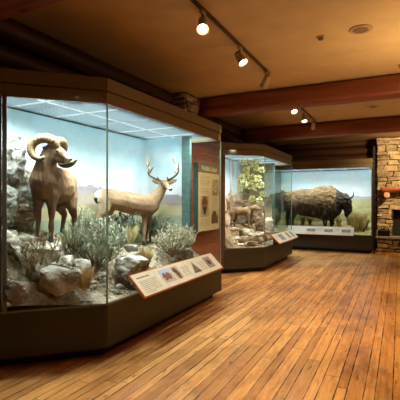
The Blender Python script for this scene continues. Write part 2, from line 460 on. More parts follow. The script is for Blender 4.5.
# ------------------------------------------------------------------ ceiling fittings
def disc_thing(name, x, y, r, label, cat):
    t = thing(name, (x, y, ZC), label, cat)
    bm = B(); tube(bm, [(x, y, ZC), (x, y, ZC-.012)], [r, r*.96], 32); obj('rim', bm, M['ring'], t)
    bm = B(); tube(bm, [(x, y, ZC-.012), (x, y, ZC-.018)], [r*.66, r*.6], 32); obj('grille', bm, M['grille'], t)
disc_thing('ceiling_speaker', -.41, 5.03, .135, 'round ceiling speaker nearest the camera, in front of the long beam', 'speaker')
disc_thing('ceiling_speaker', -.52, 9.3, .13, 'round ceiling speaker between the two long beams', 'speaker')
t = thing('smoke_detector', (-.87, 5.05, ZC), 'small square smoke detector on the ceiling left of the round speaker', 'smoke detector')
bm = B(); box(bm, -.92, -.82, 5.0, 5.1, ZC-.012, ZC, bev=.004); obj('mounting_plate', bm, M['cream_metal'], t)
bm = B(); tube(bm, [(-.87, 5.05, ZC-.012), (-.87, 5.05, ZC-.04)], [.036, .028], 16); obj('sensor_head', bm, M['grille'], t)
t = thing('ceiling_sprinkler', (0, 6.72, ZC), 'tiny sprinkler head on the ceiling at the right edge', 'sprinkler')
bm = B(); tube(bm, [(0, 6.6, ZC), (0, 6.6, ZC-.008)], .035, 16); obj('escutcheon', bm, M['cream_metal'], t)
bm = B(); tube(bm, [(0, 6.6, ZC-.008), (0, 6.6, ZC-.05)], .01, 8); tube(bm, [(0, 6.6, ZC-.05), (0, 6.6, ZC-.054)], .02, 10); obj('deflector', bm, M['trim'], t)

def track(x, y0, y1, label):
    t = thing('lighting_track', (x, (y0+y1)/2, ZC), label, 'track light rail')
    bm = B(); box(bm, x-.012, x+.012, y0, y1, ZC-.045, ZC-.004); obj('rail', bm, M['bronze'], t)
    n = max(2, int((y1-y0)/1.6))
    for i in range(n+1):
        y = y0+.1+(y1-y0-.35)*i/n; bm = B(); box(bm, x-.02, x+.02, y-.012, y+.012, ZC-.006, ZC); obj('mounting_clip', bm, M['ring'], t)
    bm = B(); box(bm, x-.03, x+.03, y1-.14, y1, ZC-.03, ZC-.0); obj('end_feed', bm, M['ring'], t)
def head(x, y, target, label, group, power=P_HEAD, on=True, cone=75, col=WARM):
    z0 = ZC-.045; t = thing('track_spotlight', (x, y, z0), label, 'spotlight', group)
    bm = B(); box(bm, x-.022, x+.022, y-.04, y+.04, z0-.03, z0, bev=.004); obj('adapter', bm, M['cream_metal'], t)
    pv = Vector((x, y, z0-.13)); d = (Vector(target)-pv).normalized()
    bm = B(); tube(bm, [(x, y, z0-.03), (x, y, z0-.10), pv], .011, 8); obj('stem', bm, M['bronze'], t, True)
    bm = B(); a = pv - d*.08; b = pv + d*.10
    tube(bm, [a, a+d*.01, a+d*.07, b-d*.05, b], [.03, .045, .052, .054, .064], 20, cap=False)
    bm.faces.new([v for v in bm.verts][:20][::-1])
    obj('housing', bm, M['cream_metal'], t, True)
    bm = B(); c = b-d*.012; tube(bm, [c-d*.02, c-d*.002, c], [.03, .052, .048], 20); obj('lens', bm, M['lens'] if on else M['cream_metal'], t, True)
    if on:
        l = bpy.data.lights.new('spot_light', 'SPOT'); l.energy = power*1.9; l.color = col; l.spot_size = math.radians(cone); l.spot_blend = .7; l.shadow_soft_size = .04
        o = bpy.data.objects.new('spot_light', l); COL.objects.link(o); o.parent = t
        o.location = b + d*.05 - Vector((x, y, z0)); o.rotation_euler = d.to_track_quat('-Z', 'Y').to_euler()
G1 = 'spotlights on the long ceiling track'; G2 = 'spotlights on the far ceiling track'; G3 = 'spotlights on the right ceiling track'
track(-1.83, .2, 6.08, 'bronze lighting track on the ceiling in front of the long beam')
head(-1.83, 3.72, (-.75, 1.6, 0), 'brightest glowing spotlight at the near end of the ceiling track', G1, 90)
head(-1.83, 4.80, (.3, 4.4, 0), 'middle glowing spotlight of three on the near ceiling track', G1, 90)
head(-1.83, 5.92, (-3.4, 7.3, 1.2), 'unlit looking spotlight at the far end of the near track, turned away', G1, 95, cone=60)
track(-1.9, 7.45, 10.3, 'short lighting track between the two long ceiling beams')
head(-1.9, 7.95, (-.6, 6.2, 0), 'glowing spotlight peeking below the long reddish beam', G2, 80)
head(-1.9, 8.95, (-1.3, 7.9, 0), 'glowing spotlight in the middle of the short far track', G2, 80)
head(-1.9, 10.0, (-2.6, 12.2, 0), 'pale spotlight at the far end of the short track, facing away', G2, 14, cone=60)
track(1.2, 1.0, 13.0, 'lighting track on the ceiling over the right side of the room')
head(1.2, 1.3, (-3.3, 3.15, 1.5), 'spotlight on the right hand ceiling track', G3, 170, cone=25, col=(1, .87, .70))
for y, tg, pw in ((2.6, (.6, 3.6, 0), 75), (5.0, (-.1, 6.2, 0), 90), (8.0, (0, 9.3, 0), 80), (11.4, (-.2, 13.9, 2.5), 330), (12.6, (.5, 14.0, 1.2), 120)):
    head(1.2, y, tg, 'spotlight on the right hand ceiling track', G3, pw)

# ------------------------------------------------------------------ display cases
def grid_mesh(f, nu, nv):
    me = bpy.data.meshes.new('grid'); vs = [tuple(f(i/nu, j/nv)) for j in range(nv+1) for i in range(nu+1)]
    fs = [(j*(nu+1)+i, j*(nu+1)+i+1, (j+1)*(nu+1)+i+1, (j+1)*(nu+1)+i) for j in range(nv) for i in range(nu)]
    me.from_pydata(vs, [], fs); me.update(); return me
ZG0 = .543; ZG1 = 2.58; ZT = 2.84
def make_case(t, poly, glass, posts, feed):
    """poly ccw footprint. glass: list of plan segments; feed: slot lights"""
    toe = inset(poly, [.001 if f else .11 for f in feed['back']])
    obj('toe_kick', prism(B(), toe, 0, .105), M['black'], t)
    obj('plinth', prism(B(), poly, .1, ZG0-.012), M['paint2'], t)
    obj('sill_trim', ring(B(), poly, inset(poly, .05), ZG0-.012, ZG0+.006), M['trim'], t)
    bm = B(); low = inset(poly, [0 if f else .012 for f in feed['back']])
    ring(bm, low, inset(poly, .04), ZG1, 2.702)
    obj('header_lower_band', bm, M['paint'], t)
    bm = B(); prism(bm, inset(poly, [0 if f else .03 for f in feed['back']]), 2.702, 2.714); obj('header_groove', bm, M['black'], t)
    bm = B(); prism(bm, poly, 2.714, ZT); obj('header_upper_band', bm, M['paint'], t)
    # eggcrate louvre under the case's lamps: thin blades both ways, clipped to the footprint
    pin = inset(poly, [.012 if f else .17 for f in feed['back']]); bm = B()
    xs = [q[0] for q in pin]; ys = [q[1] for q in pin]; sp_ = feed.get('pitch', .03)
    def span(axis, c):
        hits = []
        for i in range(len(pin)):
            a = pin[i]; b = pin[(i+1) % len(pin)]
            if (a[axis]-c)*(b[axis]-c) < 0:
                k = (c-a[axis])/(b[axis]-a[axis]); hits.append(a[1-axis]+(b[1-axis]-a[1-axis])*k)
        return (min(hits), max(hits)) if len(hits) > 1 else None
    c = min(xs)+sp_/2
    while c < max(xs):
        h = span(0, c)
        if h: box(bm, c-.001, c+.001, h[0], h[1], 2.625, 2.625+sp_*.5)
        c += sp_
    c = min(ys)+sp_/2
    while c < max(ys):
        h = span(1, c)
        if h: box(bm, h[0], h[1], c-.001, c+.001, 2.625, 2.625+sp_*.5)
        c += sp_
    obj('ceiling_louvre', bm, M['panel'], t)
    for a, b in glass:
        g = obj('glass_pane', seg_box(B(), a, b, .012, ZG0, ZG1), M['glass'], t)
        for q in (b,):
            obj('pane_joint', box(B(), q[0]-.007, q[0]+.007, q[1]-.007, q[1]+.007, ZG0, ZG1), M['edge'], g)
    for a, b, th, mat in posts:
        obj('corner_post', seg_box(B(), a, b, th, ZG0, ZG1), M[mat], t)
def bars(t, lines):
    bm = B()
    for a, b in lines: seg_box(bm, a, b, .012, 2.615, 2.63)
    obj('panel_bars', bm, M['bar'], t)
def bed(t, hf, x0, xf, y0, y1, nu, nv, cols):
    """soil terrain: u runs from back x0 to front xf(y)"""
    def f(u, v):
        y = y0+(y1-y0)*v; x = x0+(xf(y)-x0)*u; return (x, y, hf(x, y))
    me = grid_mesh(f, nu, nv)
    def c(co):
        n = fbm(co.x*2.5, co.y*2.5, 3); k = fbm(co.x*14, co.y*14, 7)
        return mixc(mixc(cols[0], cols[1], .5+n), cols[2], sst(.05, .5, k))
    paint(me, c); return obj('soil_bed', me, M['soil'], t, True)
# ---- case 1
C1 = [(-3.9, 2.45), (-3.42, 2.45), (-2.657, 3.213), (-2.657, 6.11), (-3.9, 6.11)]
bk = [False, False, False, False, True]
c1 = thing('display_case', (-3.2, 4.2, 0), 'largest glass display case at left, holding the bighorn ram and the deer', 'display case')
make_case(c1, C1, [((-3.312, 2.572), (-2.666, 3.218)), ((-2.669, 3.222), (-2.669, 6.1)), ((-2.68, 6.1), (-3.4, 6.1))],
          [((-3.41, 2.476), (-3.355, 2.531), .03, 'paint2'), ((-3.35, 2.536), (-3.322, 2.564), .03, 'trim')], {'back': bk})
obj('end_panel', box(B(), -3.88, -3.42, 2.46, 2.475, ZG0, ZG1), M['paint2'], c1)
bars(c1, [((-3.88, y), (-2.85, y)) for y in (3.0, 3.62, 4.24, 4.86, 5.48)] + [((-3.3, 2.9), (-3.3, 5.9))])
def mural1(co):
    # co world: horizon at eye level
    y, z, x = co.y, co.z, co.x
    s = y + (x+3.8)*1.0
    z2 = z + .03*fbm(s*3, z*3, 1)
    up = (152, 192, 204); mid = (182, 206, 212); lo = (198, 206, 206)
    c = mixc(lo, mid, sst(1.75, 2.15, z2)); c = mixc(c, up, sst(2.1, 2.75, z2))
    cl = fbm(s*1.3+4, z*2.6, 2, 5); c = mixc(c, (206, 210, 208), .9*sst(.0, .45, cl+.25*sst(3.9, 3.3, s))*sst(2.6, 2.0, z))
    h1 = 1.66 + .10*fbm(s*1.1, 0, 5) + .04*fbm(s*5, 0, 6) + .10*sst(3.4, 4.3, s)*sst(5.2, 4.3, s)
    if z < h1: c = mixc((146, 140, 146), (162, 150, 132), sst(h1, h1-.2, z)); c = mixc(c, (138, 130, 126), .5*sst(0, .4, fbm(s*6, z*9, 8)))
    h2 = 1.52 + .03*fbm(s*2, 0, 15)
    if z < h2: c = mixc((188, 176, 132), (176, 166, 122), fbm(s*3, z*14, 4)+.5)
    h3 = 1.36 + .05*fbm(s*3, 0, 25)
    if z < h3: c = mixc((132, 150, 134), (170, 168, 124), fbm(s*7, z*9, 9)+.4)
    if z < 1.1: c = mixc(c, (140, 130, 96), .6)
    return c
def m1(u, v):
    # back wall, rounded corner, end wall
    L1 = 5.43-2.46; R = .1; LC = R*PI/2; L2 = .63; tot = L1+LC+L2; s = u*tot; z = ZG0+(2.60-ZG0)*v
    if s < L1: return (-3.8, 2.46+s, z)
    if s < L1+LC:
        a = (s-L1)/R; return (-3.8+R*(1-math.cos(a)), 5.43+R*math.sin(a), z)
    return (-3.7+(s-L1-LC), 5.53, z)
me = grid_mesh(m1, 150, 80); paint(me, mural1); obj('painted_backdrop', me, M['mural'], c1, True)
obj('backdrop_edge_post', box(B(), -3.07, -2.93, 5.50, 5.56, ZG0, 2.60), M['teal'], c1)
def g1(x, y):
    f = sst(-2.72, -3.45, x)
    z = .552 + .36*f*sst(2.4, 3.0, y+.3)
    z += .24*math.exp(-(((x+3.42)/.42)**2 + ((y-3.2)/.5)**2))
    z += .25*math.exp(-(((x+3.75)/.25)**2 + ((y-2.9)/.7)**2))
    z -= .10*f*sst(5.2, 6.0, y)
    ed = min(1, max(0, (-2.67-x)/.12))
    if y < 3.18: ed = min(ed, max(0, ((y-2.45)-(x+3.42))/1.414/.12))
    n = .03*fbm(x*4, y*4, 1)+.012*fbm(x*16, y*16, 2)
    return .548 + (z-.548+n)*min(1, ed*1.0) if z > 0 else z
def xf1(y): return -2.682 if y > 3.20 else -3.42+(y-2.45)-.02
bed(c1, g1, -3.79, xf1, 2.49, 6.085, 46, 110, [(172, 158, 132), (194, 180, 150), (136, 122, 98)])
area_down((-2.77, 4.65, 2.617), 0, .10, 2.7, 64, c1).rotation_euler = (0, TL, 0)
area_down((-3.12, 2.90, 2.617), -PI/4, .10, .8, 37, c1).rotation_euler = (0, TL, -PI/4)
area_down((-3.32, 4.62, 2.69), 0, .9, 2.8, 105, c1)
area_down((-3.58, 2.85, 2.69), 0, .40, .66, 9, c1)
area_down((-3.24, 3.03, 2.69), 0, .26, .36, 4, c1)

# ---- case 2
C2 = [(-3.9, 7.92), (-3.43, 7.92), (-2.7, 8.65), (-2.7, 11.17), (-3.9, 11.17)]
c2 = thing('display_case', (-3.2, 9.6, 0), 'middle glass display case holding the tan wild cat and a leafy tree', 'display case')
make_case(c2, C2, [((-3.40, 7.97), (-2.708, 8.656)), ((-2.712, 8.66), (-2.712, 11.16)), ((-2.72, 11.16), (-3.88, 11.16))],
          [((-3.42, 7.945), (-3.39, 7.975), .05, 'post')], {'back': bk})
obj('side_post', box(B(), -3.50, -3.40, 7.90, 7.965, .1, ZG1+.12), M['post'], c2)
obj('end_panel', box(B(), -3.88, -3.42, 7.97, 8.0, ZG0, ZG1), M['paint2'], c2)
bars(c2, [((-3.88, y), (-2.9, y)) for y in (8.6, 9.3, 10.0, 10.6)])
def mural2(co):
    s = co.y + (co.x+3.8); z = co.z + .05*fbm(co.y*2, co.z*2, 31)
    c = mixc((196, 204, 208), (140, 174, 188), sst(1.7, 2.6, z))
    # pale bare trunks painted behind
    tr = fbm(s*4.5, z*.7, 33, 3); c = mixc(c, (150, 134, 114), .7*sst(.1, .25, tr))
    rk = 1.75 + .25*fbm(s*1.6, 0, 35) + .9*sst(10.2, 10.9, s)
    if z < rk: c = mixc((170, 140, 108), (206, 184, 150), fbm(s*3, z*5, 36)+.5)
    if s > 9.7: c = mixc(c, mixc((50, 54, 36), (96, 92, 60), fbm(s*9, z*9, 38)+.5), .8*sst(9.7, 10.3, s+.3*fbm(z*3, 1, 39))*sst(1.2, 1.6, z))
    return c
def m2(u, v):
    L1 = 10.5-8.0; R = .1; LC = R*PI/2; L2 = .6; s = u*(L1+LC+L2); z = ZG0+(2.60-ZG0)*v
    if s < L1: return (-3.8, 8.0+s, z)
    if s < L1+LC:
        a = (s-L1)/R; return (-3.8+R*(1-math.cos(a)), 10.5+R*math.sin(a), z)
    return (-3.7+(s-L1-LC), 10.6, z)
me = grid_mesh(m2, 110, 60); paint(me, mural2); obj('painted_backdrop', me, M['mural'], c2, True)
obj('backdrop_edge_post', box(B(), -3.10, -3.04, 10.57, 10.62, ZG0, 2.60), M['teal'], c2)
def g2(x, y):
    f = sst(-2.8, -3.7, x); ed = min(1, max(0, (-2.71-x)/.12))
    if y < 8.65: ed = min(ed, max(0, ((y-7.92)-(x+3.43))/1.414/.12))
    return .548 + ed*(0.40*sst(-3.12, -3.75, x) + .06*sst(9, 10.2, y) + .04*fbm(x*4, y*4, 11))
def xf2(y): return -2.725 if y > 8.64 else -3.43+(y-7.92)-.02
bed(c2, g2, -3.79, xf2, 8.02, 11.14, 30, 70, [(150, 120, 86), (176, 146, 108), (112, 84, 58)])
area_down((-2.81, 9.9, 2.617), 0, .10, 2.3, 50, c2).rotation_euler = (0, TL, 0)
area_down((-3.13, 8.37, 2.617), -PI/4, .10, .8, 24, c2).rotation_euler = (0, TL, -PI/4)
area_down((-3.34, 9.9, 2.69), 0, .9, 2.4, 75, c2)
area_down((-3.50, 8.36, 2.69), 0, .6, .6, 14, c2)

# ---- case 3
C3 = [(-3.9, 12.9), (-.72, 12.9), (-.72, 14.38), (-3.9, 14.38)]
bk3 = [False, False, True, True]
c3 = thing('display_case', (-2.3, 13.6, 0), 'far glass display case on the back wall holding the bison', 'display case')
make_case(c3, C3, [((-3.88, 12.912), (-.76, 12.912))], [((-.75, 12.93), (-.74, 14.3), .03, 'paint2'), ((-3.89, 12.93), (-3.88, 14.3), .03, 'paint2')], {'back': bk3, 'pitch': .05})
obj('side_post', box(B(), -.72, -.665, 12.95, 13.03, .0, 3.2), M['black'], c3)
bars(c3, [((x, 13.1), (x, 14.2)) for x in (-3.2, -2.4, -1.6)])
def mural3(co):
    s = co.x; z = co.z
    c = mixc((232, 236, 236), (196, 220, 226), sst(1.7, 2.6, z+.08*fbm(s*1.2, z*2, 40)))
    c = mixc(c, (214, 218, 216), .7*sst(.05, .4, fbm(s*.9, z*2, 41)))
    h = 1.72 + .015*fbm(s*2, 0, 42)
    if z < h: c = mixc((186, 192, 168), (168, 178, 190), sst(1.66, 1.72, z))
    if z < 1.64: c = mixc((186, 174, 134), (198, 182, 150), fbm(s*1.5, z*20, 43)+.5)
    if z < 1.52: c = mixc((172, 168, 112), (204, 192, 138), fbm(s*3, z*12, 44)+.5)
    if z < 1.15: c = mixc(c, (150, 140, 86), .6)
    # a second, hazy bison and a clump of trees painted far off on the left
    def e(cx, cz, rx, rz): return ((s-cx)/rx)**2 + ((z-cz)/rz)**2 < 1 + .35*fbm(s*6, z*6, 45)
    if e(-3.78, 1.55, .26, .40) or e(-3.62, 1.25, .08, .35): c = mixc((98, 112, 108), (80, 88, 84), fbm(s*5, z*5, 46)+.5)
    if e(-3.2, 1.62, .30, .34): c = mixc((150, 176, 168), (138, 162, 150), fbm(s*8, z*8, 47)+.5)
    if z < 1.35 and e(-3.3, 1.15, .32, .3): c = mixc((120, 146, 92), (150, 164, 104), fbm(s*8, z*8, 48)+.5)
    return c
me = grid_mesh(lambda u, v: (-3.86+3.08*u, 14.3, ZG0+(2.60-ZG0)*v), 110, 80); paint(me, mural3); obj('painted_backdrop', me, M['mural'], c3)
def g3(x, y): return .548 + min(1, (y-12.93)/.2)*(.10 + .06*fbm(x*2, y*2, 50)) + .22*sst(13.6, 14.3, y)
def f3(u, v):
    x = -3.86+3.08*u; y = 12.93+1.36*v; return (x, y, g3(x, y))
me = grid_mesh(f3, 60, 26); paint(me, lambda co: mixc((150, 138, 84), (180, 164, 108), fbm(co.x*3, co.y*3, 51)+.5)); obj('soil_bed', me, M['soil'], c3, True)
area_down((-2.3, 13.01, 2.617), 0, 3.0, .10, 66, c3).rotation_euler = (TL, 0, 0)
area_down((-2.3, 13.70, 2.69), 0, 3.0, 1.1, 105, c3)

# ------------------------------------------------------------------ label rails and the wall panel
def quadbm(o, u, v, n, pts, off):
    bm = B(); bm.faces.new([bm.verts.new(o+u*a+v*b+n*off) for a, b in pts]); return bm
def picture(t, o, u, v, n, a0, b0, w, h, func, nu=14, nv=14, off=.004, label=None):
    me = grid_mesh(lambda i, j: o+u*(a0+w*i)+v*(b0+h*j)+n*off, nu, nv)
    at = me.attributes.new('Col', 'FLOAT_COLOR', 'POINT')
    for k in range(len(me.vertices)):
        at.data[k].color = (*lin(func((k % (nu+1))/nu, (k//(nu+1))/nv)), 1)
    p = obj('picture', me, M['print'], t)
    if label: p['label'] = label
    return p
def board(t, o, u, v, n, W, H, th, edge, face, m=.012):
    bm = B()
    mt = Matrix(((u.x, v.x, n.x, o.x), (u.y, v.y, n.y, o.y), (u.z, v.z, n.z, o.z), (0, 0, 0, 1)))
    box(bm, 0, W, 0, H, -th, 0, mt, bev=.004); obj('board', bm, edge, t)
    bm = B(); box(bm, m, W-m, m, H-m, -.002, .002, mt); obj('face_sheet', bm, face, t); return mt
def lines(t, mt, rows, mat, name='text_block'):
    if len({r[0] for r in rows}) > 1 or any(abs(rows[i][1]-rows[i+1][1]) > .1 for i in range(len(rows)-1)):
        cur = [rows[0]]
        for r_ in rows[1:]:
            if r_[0] != cur[-1][0] or abs(r_[1]-cur[-1][1]) > .1: lines(t, mt, cur, mat, name); cur = []
            cur.append(r_)
        return lines(t, mt, cur, mat, name)
    bm = B()
    for (a, b, L, h) in rows:
        x = a; r = random.Random(int(a*1000+b*977))
        while x < a+L:
            ww = r.uniform(.012, .04)*max(1, h/.008); box(bm, x, min(x+ww, a+L), b, b+h, .002, .0035, mt); x += ww+h*.8
    return obj(name, bm, mat, t)
def ell(x, y, cx, cy, rx, ry): return ((x-cx)/rx)**2+((y-cy)/ry)**2 < 1
def slot_label(face_x, y0, y1, zt, zb, xo, label, pics, frame=True):
    """board leaning out from a case side that faces +X; u along +Y, v up the slope"""
    t = thing('label_rail', (face_x, (y0+y1)/2, zb), label, 'label')
    o = Vector((xo, y0, zb)); u = Vector((0, 1, 0)); v = Vector((face_x+.03-xo, 0, zt-zb)); H = v.length; v.normalize(); n = u.cross(v).normalized()
    if n.z < 0: n = -n
    mt = board(t, o, u, v, n, y1-y0, H, .03, M['orangewood'], M['cream'])
    for yy in ((y0+.35), (y1-.35)):
        bm = B(); vs = [(face_x-.01, zb-.09), (xo-.03, zb-.012), (face_x+.03, zt-.05), (face_x-.01, zt-.05)]
        lo = [bm.verts.new((a, yy-.015, b)) for a, b in vs]; hi = [bm.verts.new((a, yy+.015, b)) for a, b in vs]
        bm.faces.new(lo); bm.faces.new(hi[::-1])
        for k in range(4): bm.faces.new((lo[k], hi[k], hi[(k+1) % 4], lo[(k+1) % 4]))
        obj('bracket', bm, M['black'], t)
    return t, o, u, v, n, mt, H
t, o, u, v, n, mt, H = slot_label(-2.66, 3.53, 5.62, .785, .565, -2.41, 'long slanted cream label with four pictures on the large case', 4)
def pk(kind):
    def f(x, y):
        r = noise.noise(Vector((x*6+kind*9, y*6, kind)))
        if kind == 0:
            c = mixc((206, 180, 150), (190, 196, 214), sst(.35, .7, y)+.3*r)
            if ell(x, y, .3, .45, .16, .3) or ell(x, y, .62, .45, .2, .28): c = mixc((110, 66, 40), (160, 110, 76), r+.5)
        elif kind == 1:
            c = mixc((208, 184, 150), (190, 170, 140), r+.5)
            if ell(x, y, .35, .7, .3, .22) or ell(x, y, .5, .35, .22, .4): c = mixc((84, 54, 36), (130, 88, 58), r+.5)
        elif kind == 2:
            c = (232, 214, 178)
            if y < 1-abs(x-.5)*2.1: c = mixc((96, 76, 58), (150, 124, 96), r+.5)
        elif kind == 3:
            c = mixc((190, 156, 140), (150, 124, 116), r*1.5+.5)
            if ell(x, y, .5, .5, .25, .25): c = mixc((110, 50, 40), (90, 60, 60), r+.5)
        elif kind == 4:
            c = mixc((206, 188, 150), (176, 158, 120), r+.5)
            if ell(x, y, .5, .62, .36, .36) : c = mixc((116, 56, 34), (150, 84, 54), r*1.5+.5)
            if ell(x, y, .5, .3, .2, .2): c = (50, 44, 38)
        elif kind == 5:
            c = mixc((150, 134, 112), (198, 182, 152), r*1.8+.5)
            if ell(x, y, .5, .45, .25, .2) and r > -.2: c = (224, 210, 180)
        else:
            c = mixc((120, 98, 60), (226, 210, 178), sst(.5, .65, y+.2*r))
            if ell(x, y, .45, .62, .3, .22): c = (110, 78, 62)
        return c
    return f
for k, (a, w_) in enumerate(((.50, .26), (.79, .16), (1.24, .22), (1.70, .22))):
    picture(t, o, u, v, n, a, .07, w_, H-.12, pk(k))
lines(t, mt, [(.07, H-.075, .24, .012)], M['ink2'], 'heading_text')
lines(t, mt, [(.07, H-.12-.022*i, .34 if i < 7 else .2, .006) for i in range(8)] + [(1.0, H-.10-.022*i, .18, .006) for i in range(7)] + [(1.48, H-.10-.022*i, .18, .006) for i in range(7)], M['ink'])
t, o, u, v, n, mt, H = slot_label(-2.70, 8.98, 10.86, .80, .60, -2.45, 'slanted cream label with dark prints on the middle case', 2)
def pg(x, y):
    r = noise.noise(Vector((x*7, y*7, 77))); return mixc((96, 96, 98), (190, 186, 176), r*1.4+.5)
for a, w_ in ((.38, .36), (1.05, .22), (1.45, .22)): picture(t, o, u, v, n, a, .06, w_, H-.11, pg)
lines(t, mt, [(.05, H-.06-.025*i, .25, .008) for i in range(6)], M['ink'])
# bison case label, facing -Y
t = thing('label_rail', (-2.2, 12.78, .55), 'long pale label strip along the front of the bison case', 'label')
o = Vector((-3.25, 12.70, .53)); u = Vector((1, 0, 0)); v = Vector((0, .155, .25)); H = v.length; v.normalize(); n = u.cross(v).normalized()
mt = board(t, o, u, v, n, 2.02, H, .025, M['orangewood'], M['white'], .006)
for a in (.62, 1.15, 1.66):
    picture(t, o, u, v, n, a, .10, .26, .10, pg)
lines(t, mt, [(.9, H-.08-.025*i, .2, .008) for i in range(4)] + [(1.45, H-.08-.025*i, .15, .008) for i in range(4)] + [(.60, .04, .3, .015), (1.62, .04, .3, .015)], M['ink'])
for xx in (-2.9, -1.6):
    bm = B(); box(bm, xx-.015, xx+.015, 12.76, 12.9, .50, .56); obj('bracket', bm, M['black'], t)
# upright interpretive panel
t = thing('information_panel', (-3.39, 7.08, 1.0), 'tall cream information panel with bison picture on the reddish plank wall', 'information panel')
obj('panel_box', box(B(), -3.44, -3.342, 6.6, 7.56, 1.0, 2.30), M['teal'], t)
bm = B(); box(bm, -3.342, -3.338, 6.61, 7.55, 2.12, 2.29); obj('header_strip', bm, M['greyhead'], t)
bm = B(); box(bm, -3.342, -3.338, 6.61, 7.55, 1.01, 2.12); obj('face_sheet', bm, M['cream'], t)
o = Vector((-3.337, 6.61, 1.01)); u = Vector((0, 1, 0)); v = Vector((0, 0, 1)); n = Vector((1, 0, 0))
picture(t, o, u, v, n, .60, .68, .30, .32, pk(5), off=.003, label='grey photograph in the upper right of the panel')
picture(t, o, u, v, n, .08, .27, .36, .40, pk(4), off=.003, label='brown bison picture')
picture(t, o, u, v, n, .56, .12, .32, .30, pk(6), off=.003, label='small prairie scene at lower right')
mt = Matrix(((0, 0, 1, -3.34), (1, 0, 0, 6.61), (0, 1, 0, 1.01), (0, 0, 0, 1)))
lines(t, mt, [(.08, 1.04-.028*i, .40, .009) for i in range(7)]+[(.08, .80-.028*i, .36, .009) for i in range(4)] + [(.60, .62-.028*i, .28, .009) for i in range(7)] + [(.08, .22-.028*i, .4, .009) for i in range(5)], M['ink'])
fc = bpy.data.curves.new('title_text', 'FONT'); fc.body = 'Wildlife Safari'; fc.size = .125; fc.extrude = .001; fc.align_x = 'CENTER'; fc.offset = .0015
fo_ = bpy.data.objects.new('tmp_title', fc); COL.objects.link(fo_); dg_ = bpy.context.evaluated_depsgraph_get(); dg_.update(); fm = bpy.data.meshes.new_from_object(fo_.evaluated_get(dg_)); bpy.data.objects.remove(fo_)
fo = bpy.data.objects.new('title_text', fm); COL.objects.link(fo); fo.parent = t; fo.location = Vector((-3.336, 7.08, 2.165))-ROOT[t]; fo.rotation_euler = (PI/2, 0, PI/2)
fm.materials.clear(); fm.materials.append(M['letter'])

# ------------------------------------------------------------------ animals
def chain(bm, nodes, n=5, sub=2):
    """nodes: (pos, rh, rv[, rd]) ellipsoids along a line; overlapping, fused later"""
    for i in range(len(nodes)-1):
        a, b = nodes[i], nodes[i+1]
        steps = max(2, int((a[0]-b[0]).length/(.35*min(a[1], b[1], a[2], b[2])))+1); steps = min(steps, 14)
        for k in range(steps+1):
            t = k/steps; p = a[0].lerp(b[0], t); rh = a[1]*(1-t)+b[1]*t; rv = a[2]*(1-t)+b[2]*t
            r = bmesh.ops.create_icosphere(bm, subdivisions=sub, radius=1)['verts']
            for v in r: v.co = Vector((v.co.x*rh, v.co.y*rh, v.co.z*rv)) + p
def flat(bm, c, ax, rx, ry, rz, sub=2):
    """ellipsoid with long axis ax"""
    q = Vector((0, 0, 1)).rotation_difference(Vector(ax).normalized()).to_matrix()
    return _flat(bm, c, q, rx, ry, rz, sub)
def _flat(bm, c, q, rx, ry, rz, sub):
    for v in bmesh.ops.create_icosphere(bm, subdivisions=sub, radius=1)['verts']:
        v.co = q @ Vector((v.co.x*rx, v.co.y*ry, v.co.z*rz)) + Vector(c)
def fuse(bm, voxel, smooth=6, disp=None, factor=.5):
    me = to_mesh(bm); o = bpy.data.objects.new('tmp', me); COL.objects.link(o)
    m = o.modifiers.new('r', 'REMESH'); m.mode = 'VOXEL'; m.voxel_size = voxel
    s = o.modifiers.new('s', 'SMOOTH'); s.iterations = smooth; s.factor = factor
    dg = bpy.context.evaluated_depsgraph_get(); dg.update()
    out = bpy.data.meshes.new_from_object(o.evaluated_get(dg)); bpy.data.objects.remove(o); bpy.data.meshes.remove(me)
    if disp:
        cs = [(v.co + v.normal*disp(v.co)) for v in out.vertices]
        for v, c in zip(out.vertices, cs): v.co = c
        out.update()
    return out
V = Vector
def pn(x, y, d, rh, rv=None): return (P(x, y, d), rh, rv if rv else rh)
def ball(name, c, r, mat, parent):
    bm = B(); 
    for v in bmesh.ops.create_icosphere(bm, subdivisions=2, radius=r)['verts']: v.co += V(c)
    return obj(name, bm, mat, parent, True)
def horn_mesh(pts, rads, ridges=0, seg=12, amp=.035, c0=(116, 96, 66), c1=(160, 138, 100), flatr=1):
    n = 6; sp = spline(pts, n); rr = lerp_list(rads, len(sp))
    if ridges: rr = [r*(1+amp*math.sin(i/len(sp)*ridges*2*PI)) for i, r in enumerate(rr)]
    bm = tube(B(), sp, rr, seg); me = to_mesh(bm); N = len(sp)
    at = me.attributes.new('Col', 'FLOAT_COLOR', 'POINT')
    for i in range(len(me.vertices)):
        k = min(i//seg, N-1)/N; q = .5+.5*math.sin(k*ridges*2*PI) if ridges else k
        at.data[i].color = (*lin(mixc(c0, c1, q)), 1)
    return me
# --- bighorn ram
ram = thing('bighorn_ram', P(55, 240, 4.4), 'brown bighorn ram with thick curled horns standing on the rocks', 'bighorn sheep')
P0 = P; pn0 = pn
def dm(d): return 4.5+(d-4.5)*.72
def P(x, y, d): return P0(x, y, dm(d))
def pn(x, y, d, rh, rv=None): return (P(x, y, d), rh, rv if rv else rh)
bm = B()
chain(bm, [pn(64, 187, 4.78, .115, .13), pn(64, 185, 4.68, .155, .185), pn(59, 186, 4.42, .185, .205), pn(50, 184, 4.2, .175, .215), pn(45, 182, 4.08, .145, .21), pn(43, 176, 4.03, .115, .15)])
chain(bm, [pn(43, 181, 4.06, .14, .17), pn(46, 168, 4.06, .115, .12), pn(48.5, 158, 4.04, .092, .10), pn(50, 151, 4.02, .07, .075)])
chain(bm, [pn(51, 149.5, 4.03, .062, .07), pn(56, 151.2, 4.0, .064, .074), pn(61, 154.5, 3.99, .053, .06), pn(66, 158.2, 3.97, .038, .042), pn(69, 160, 3.965, .031, .031)])
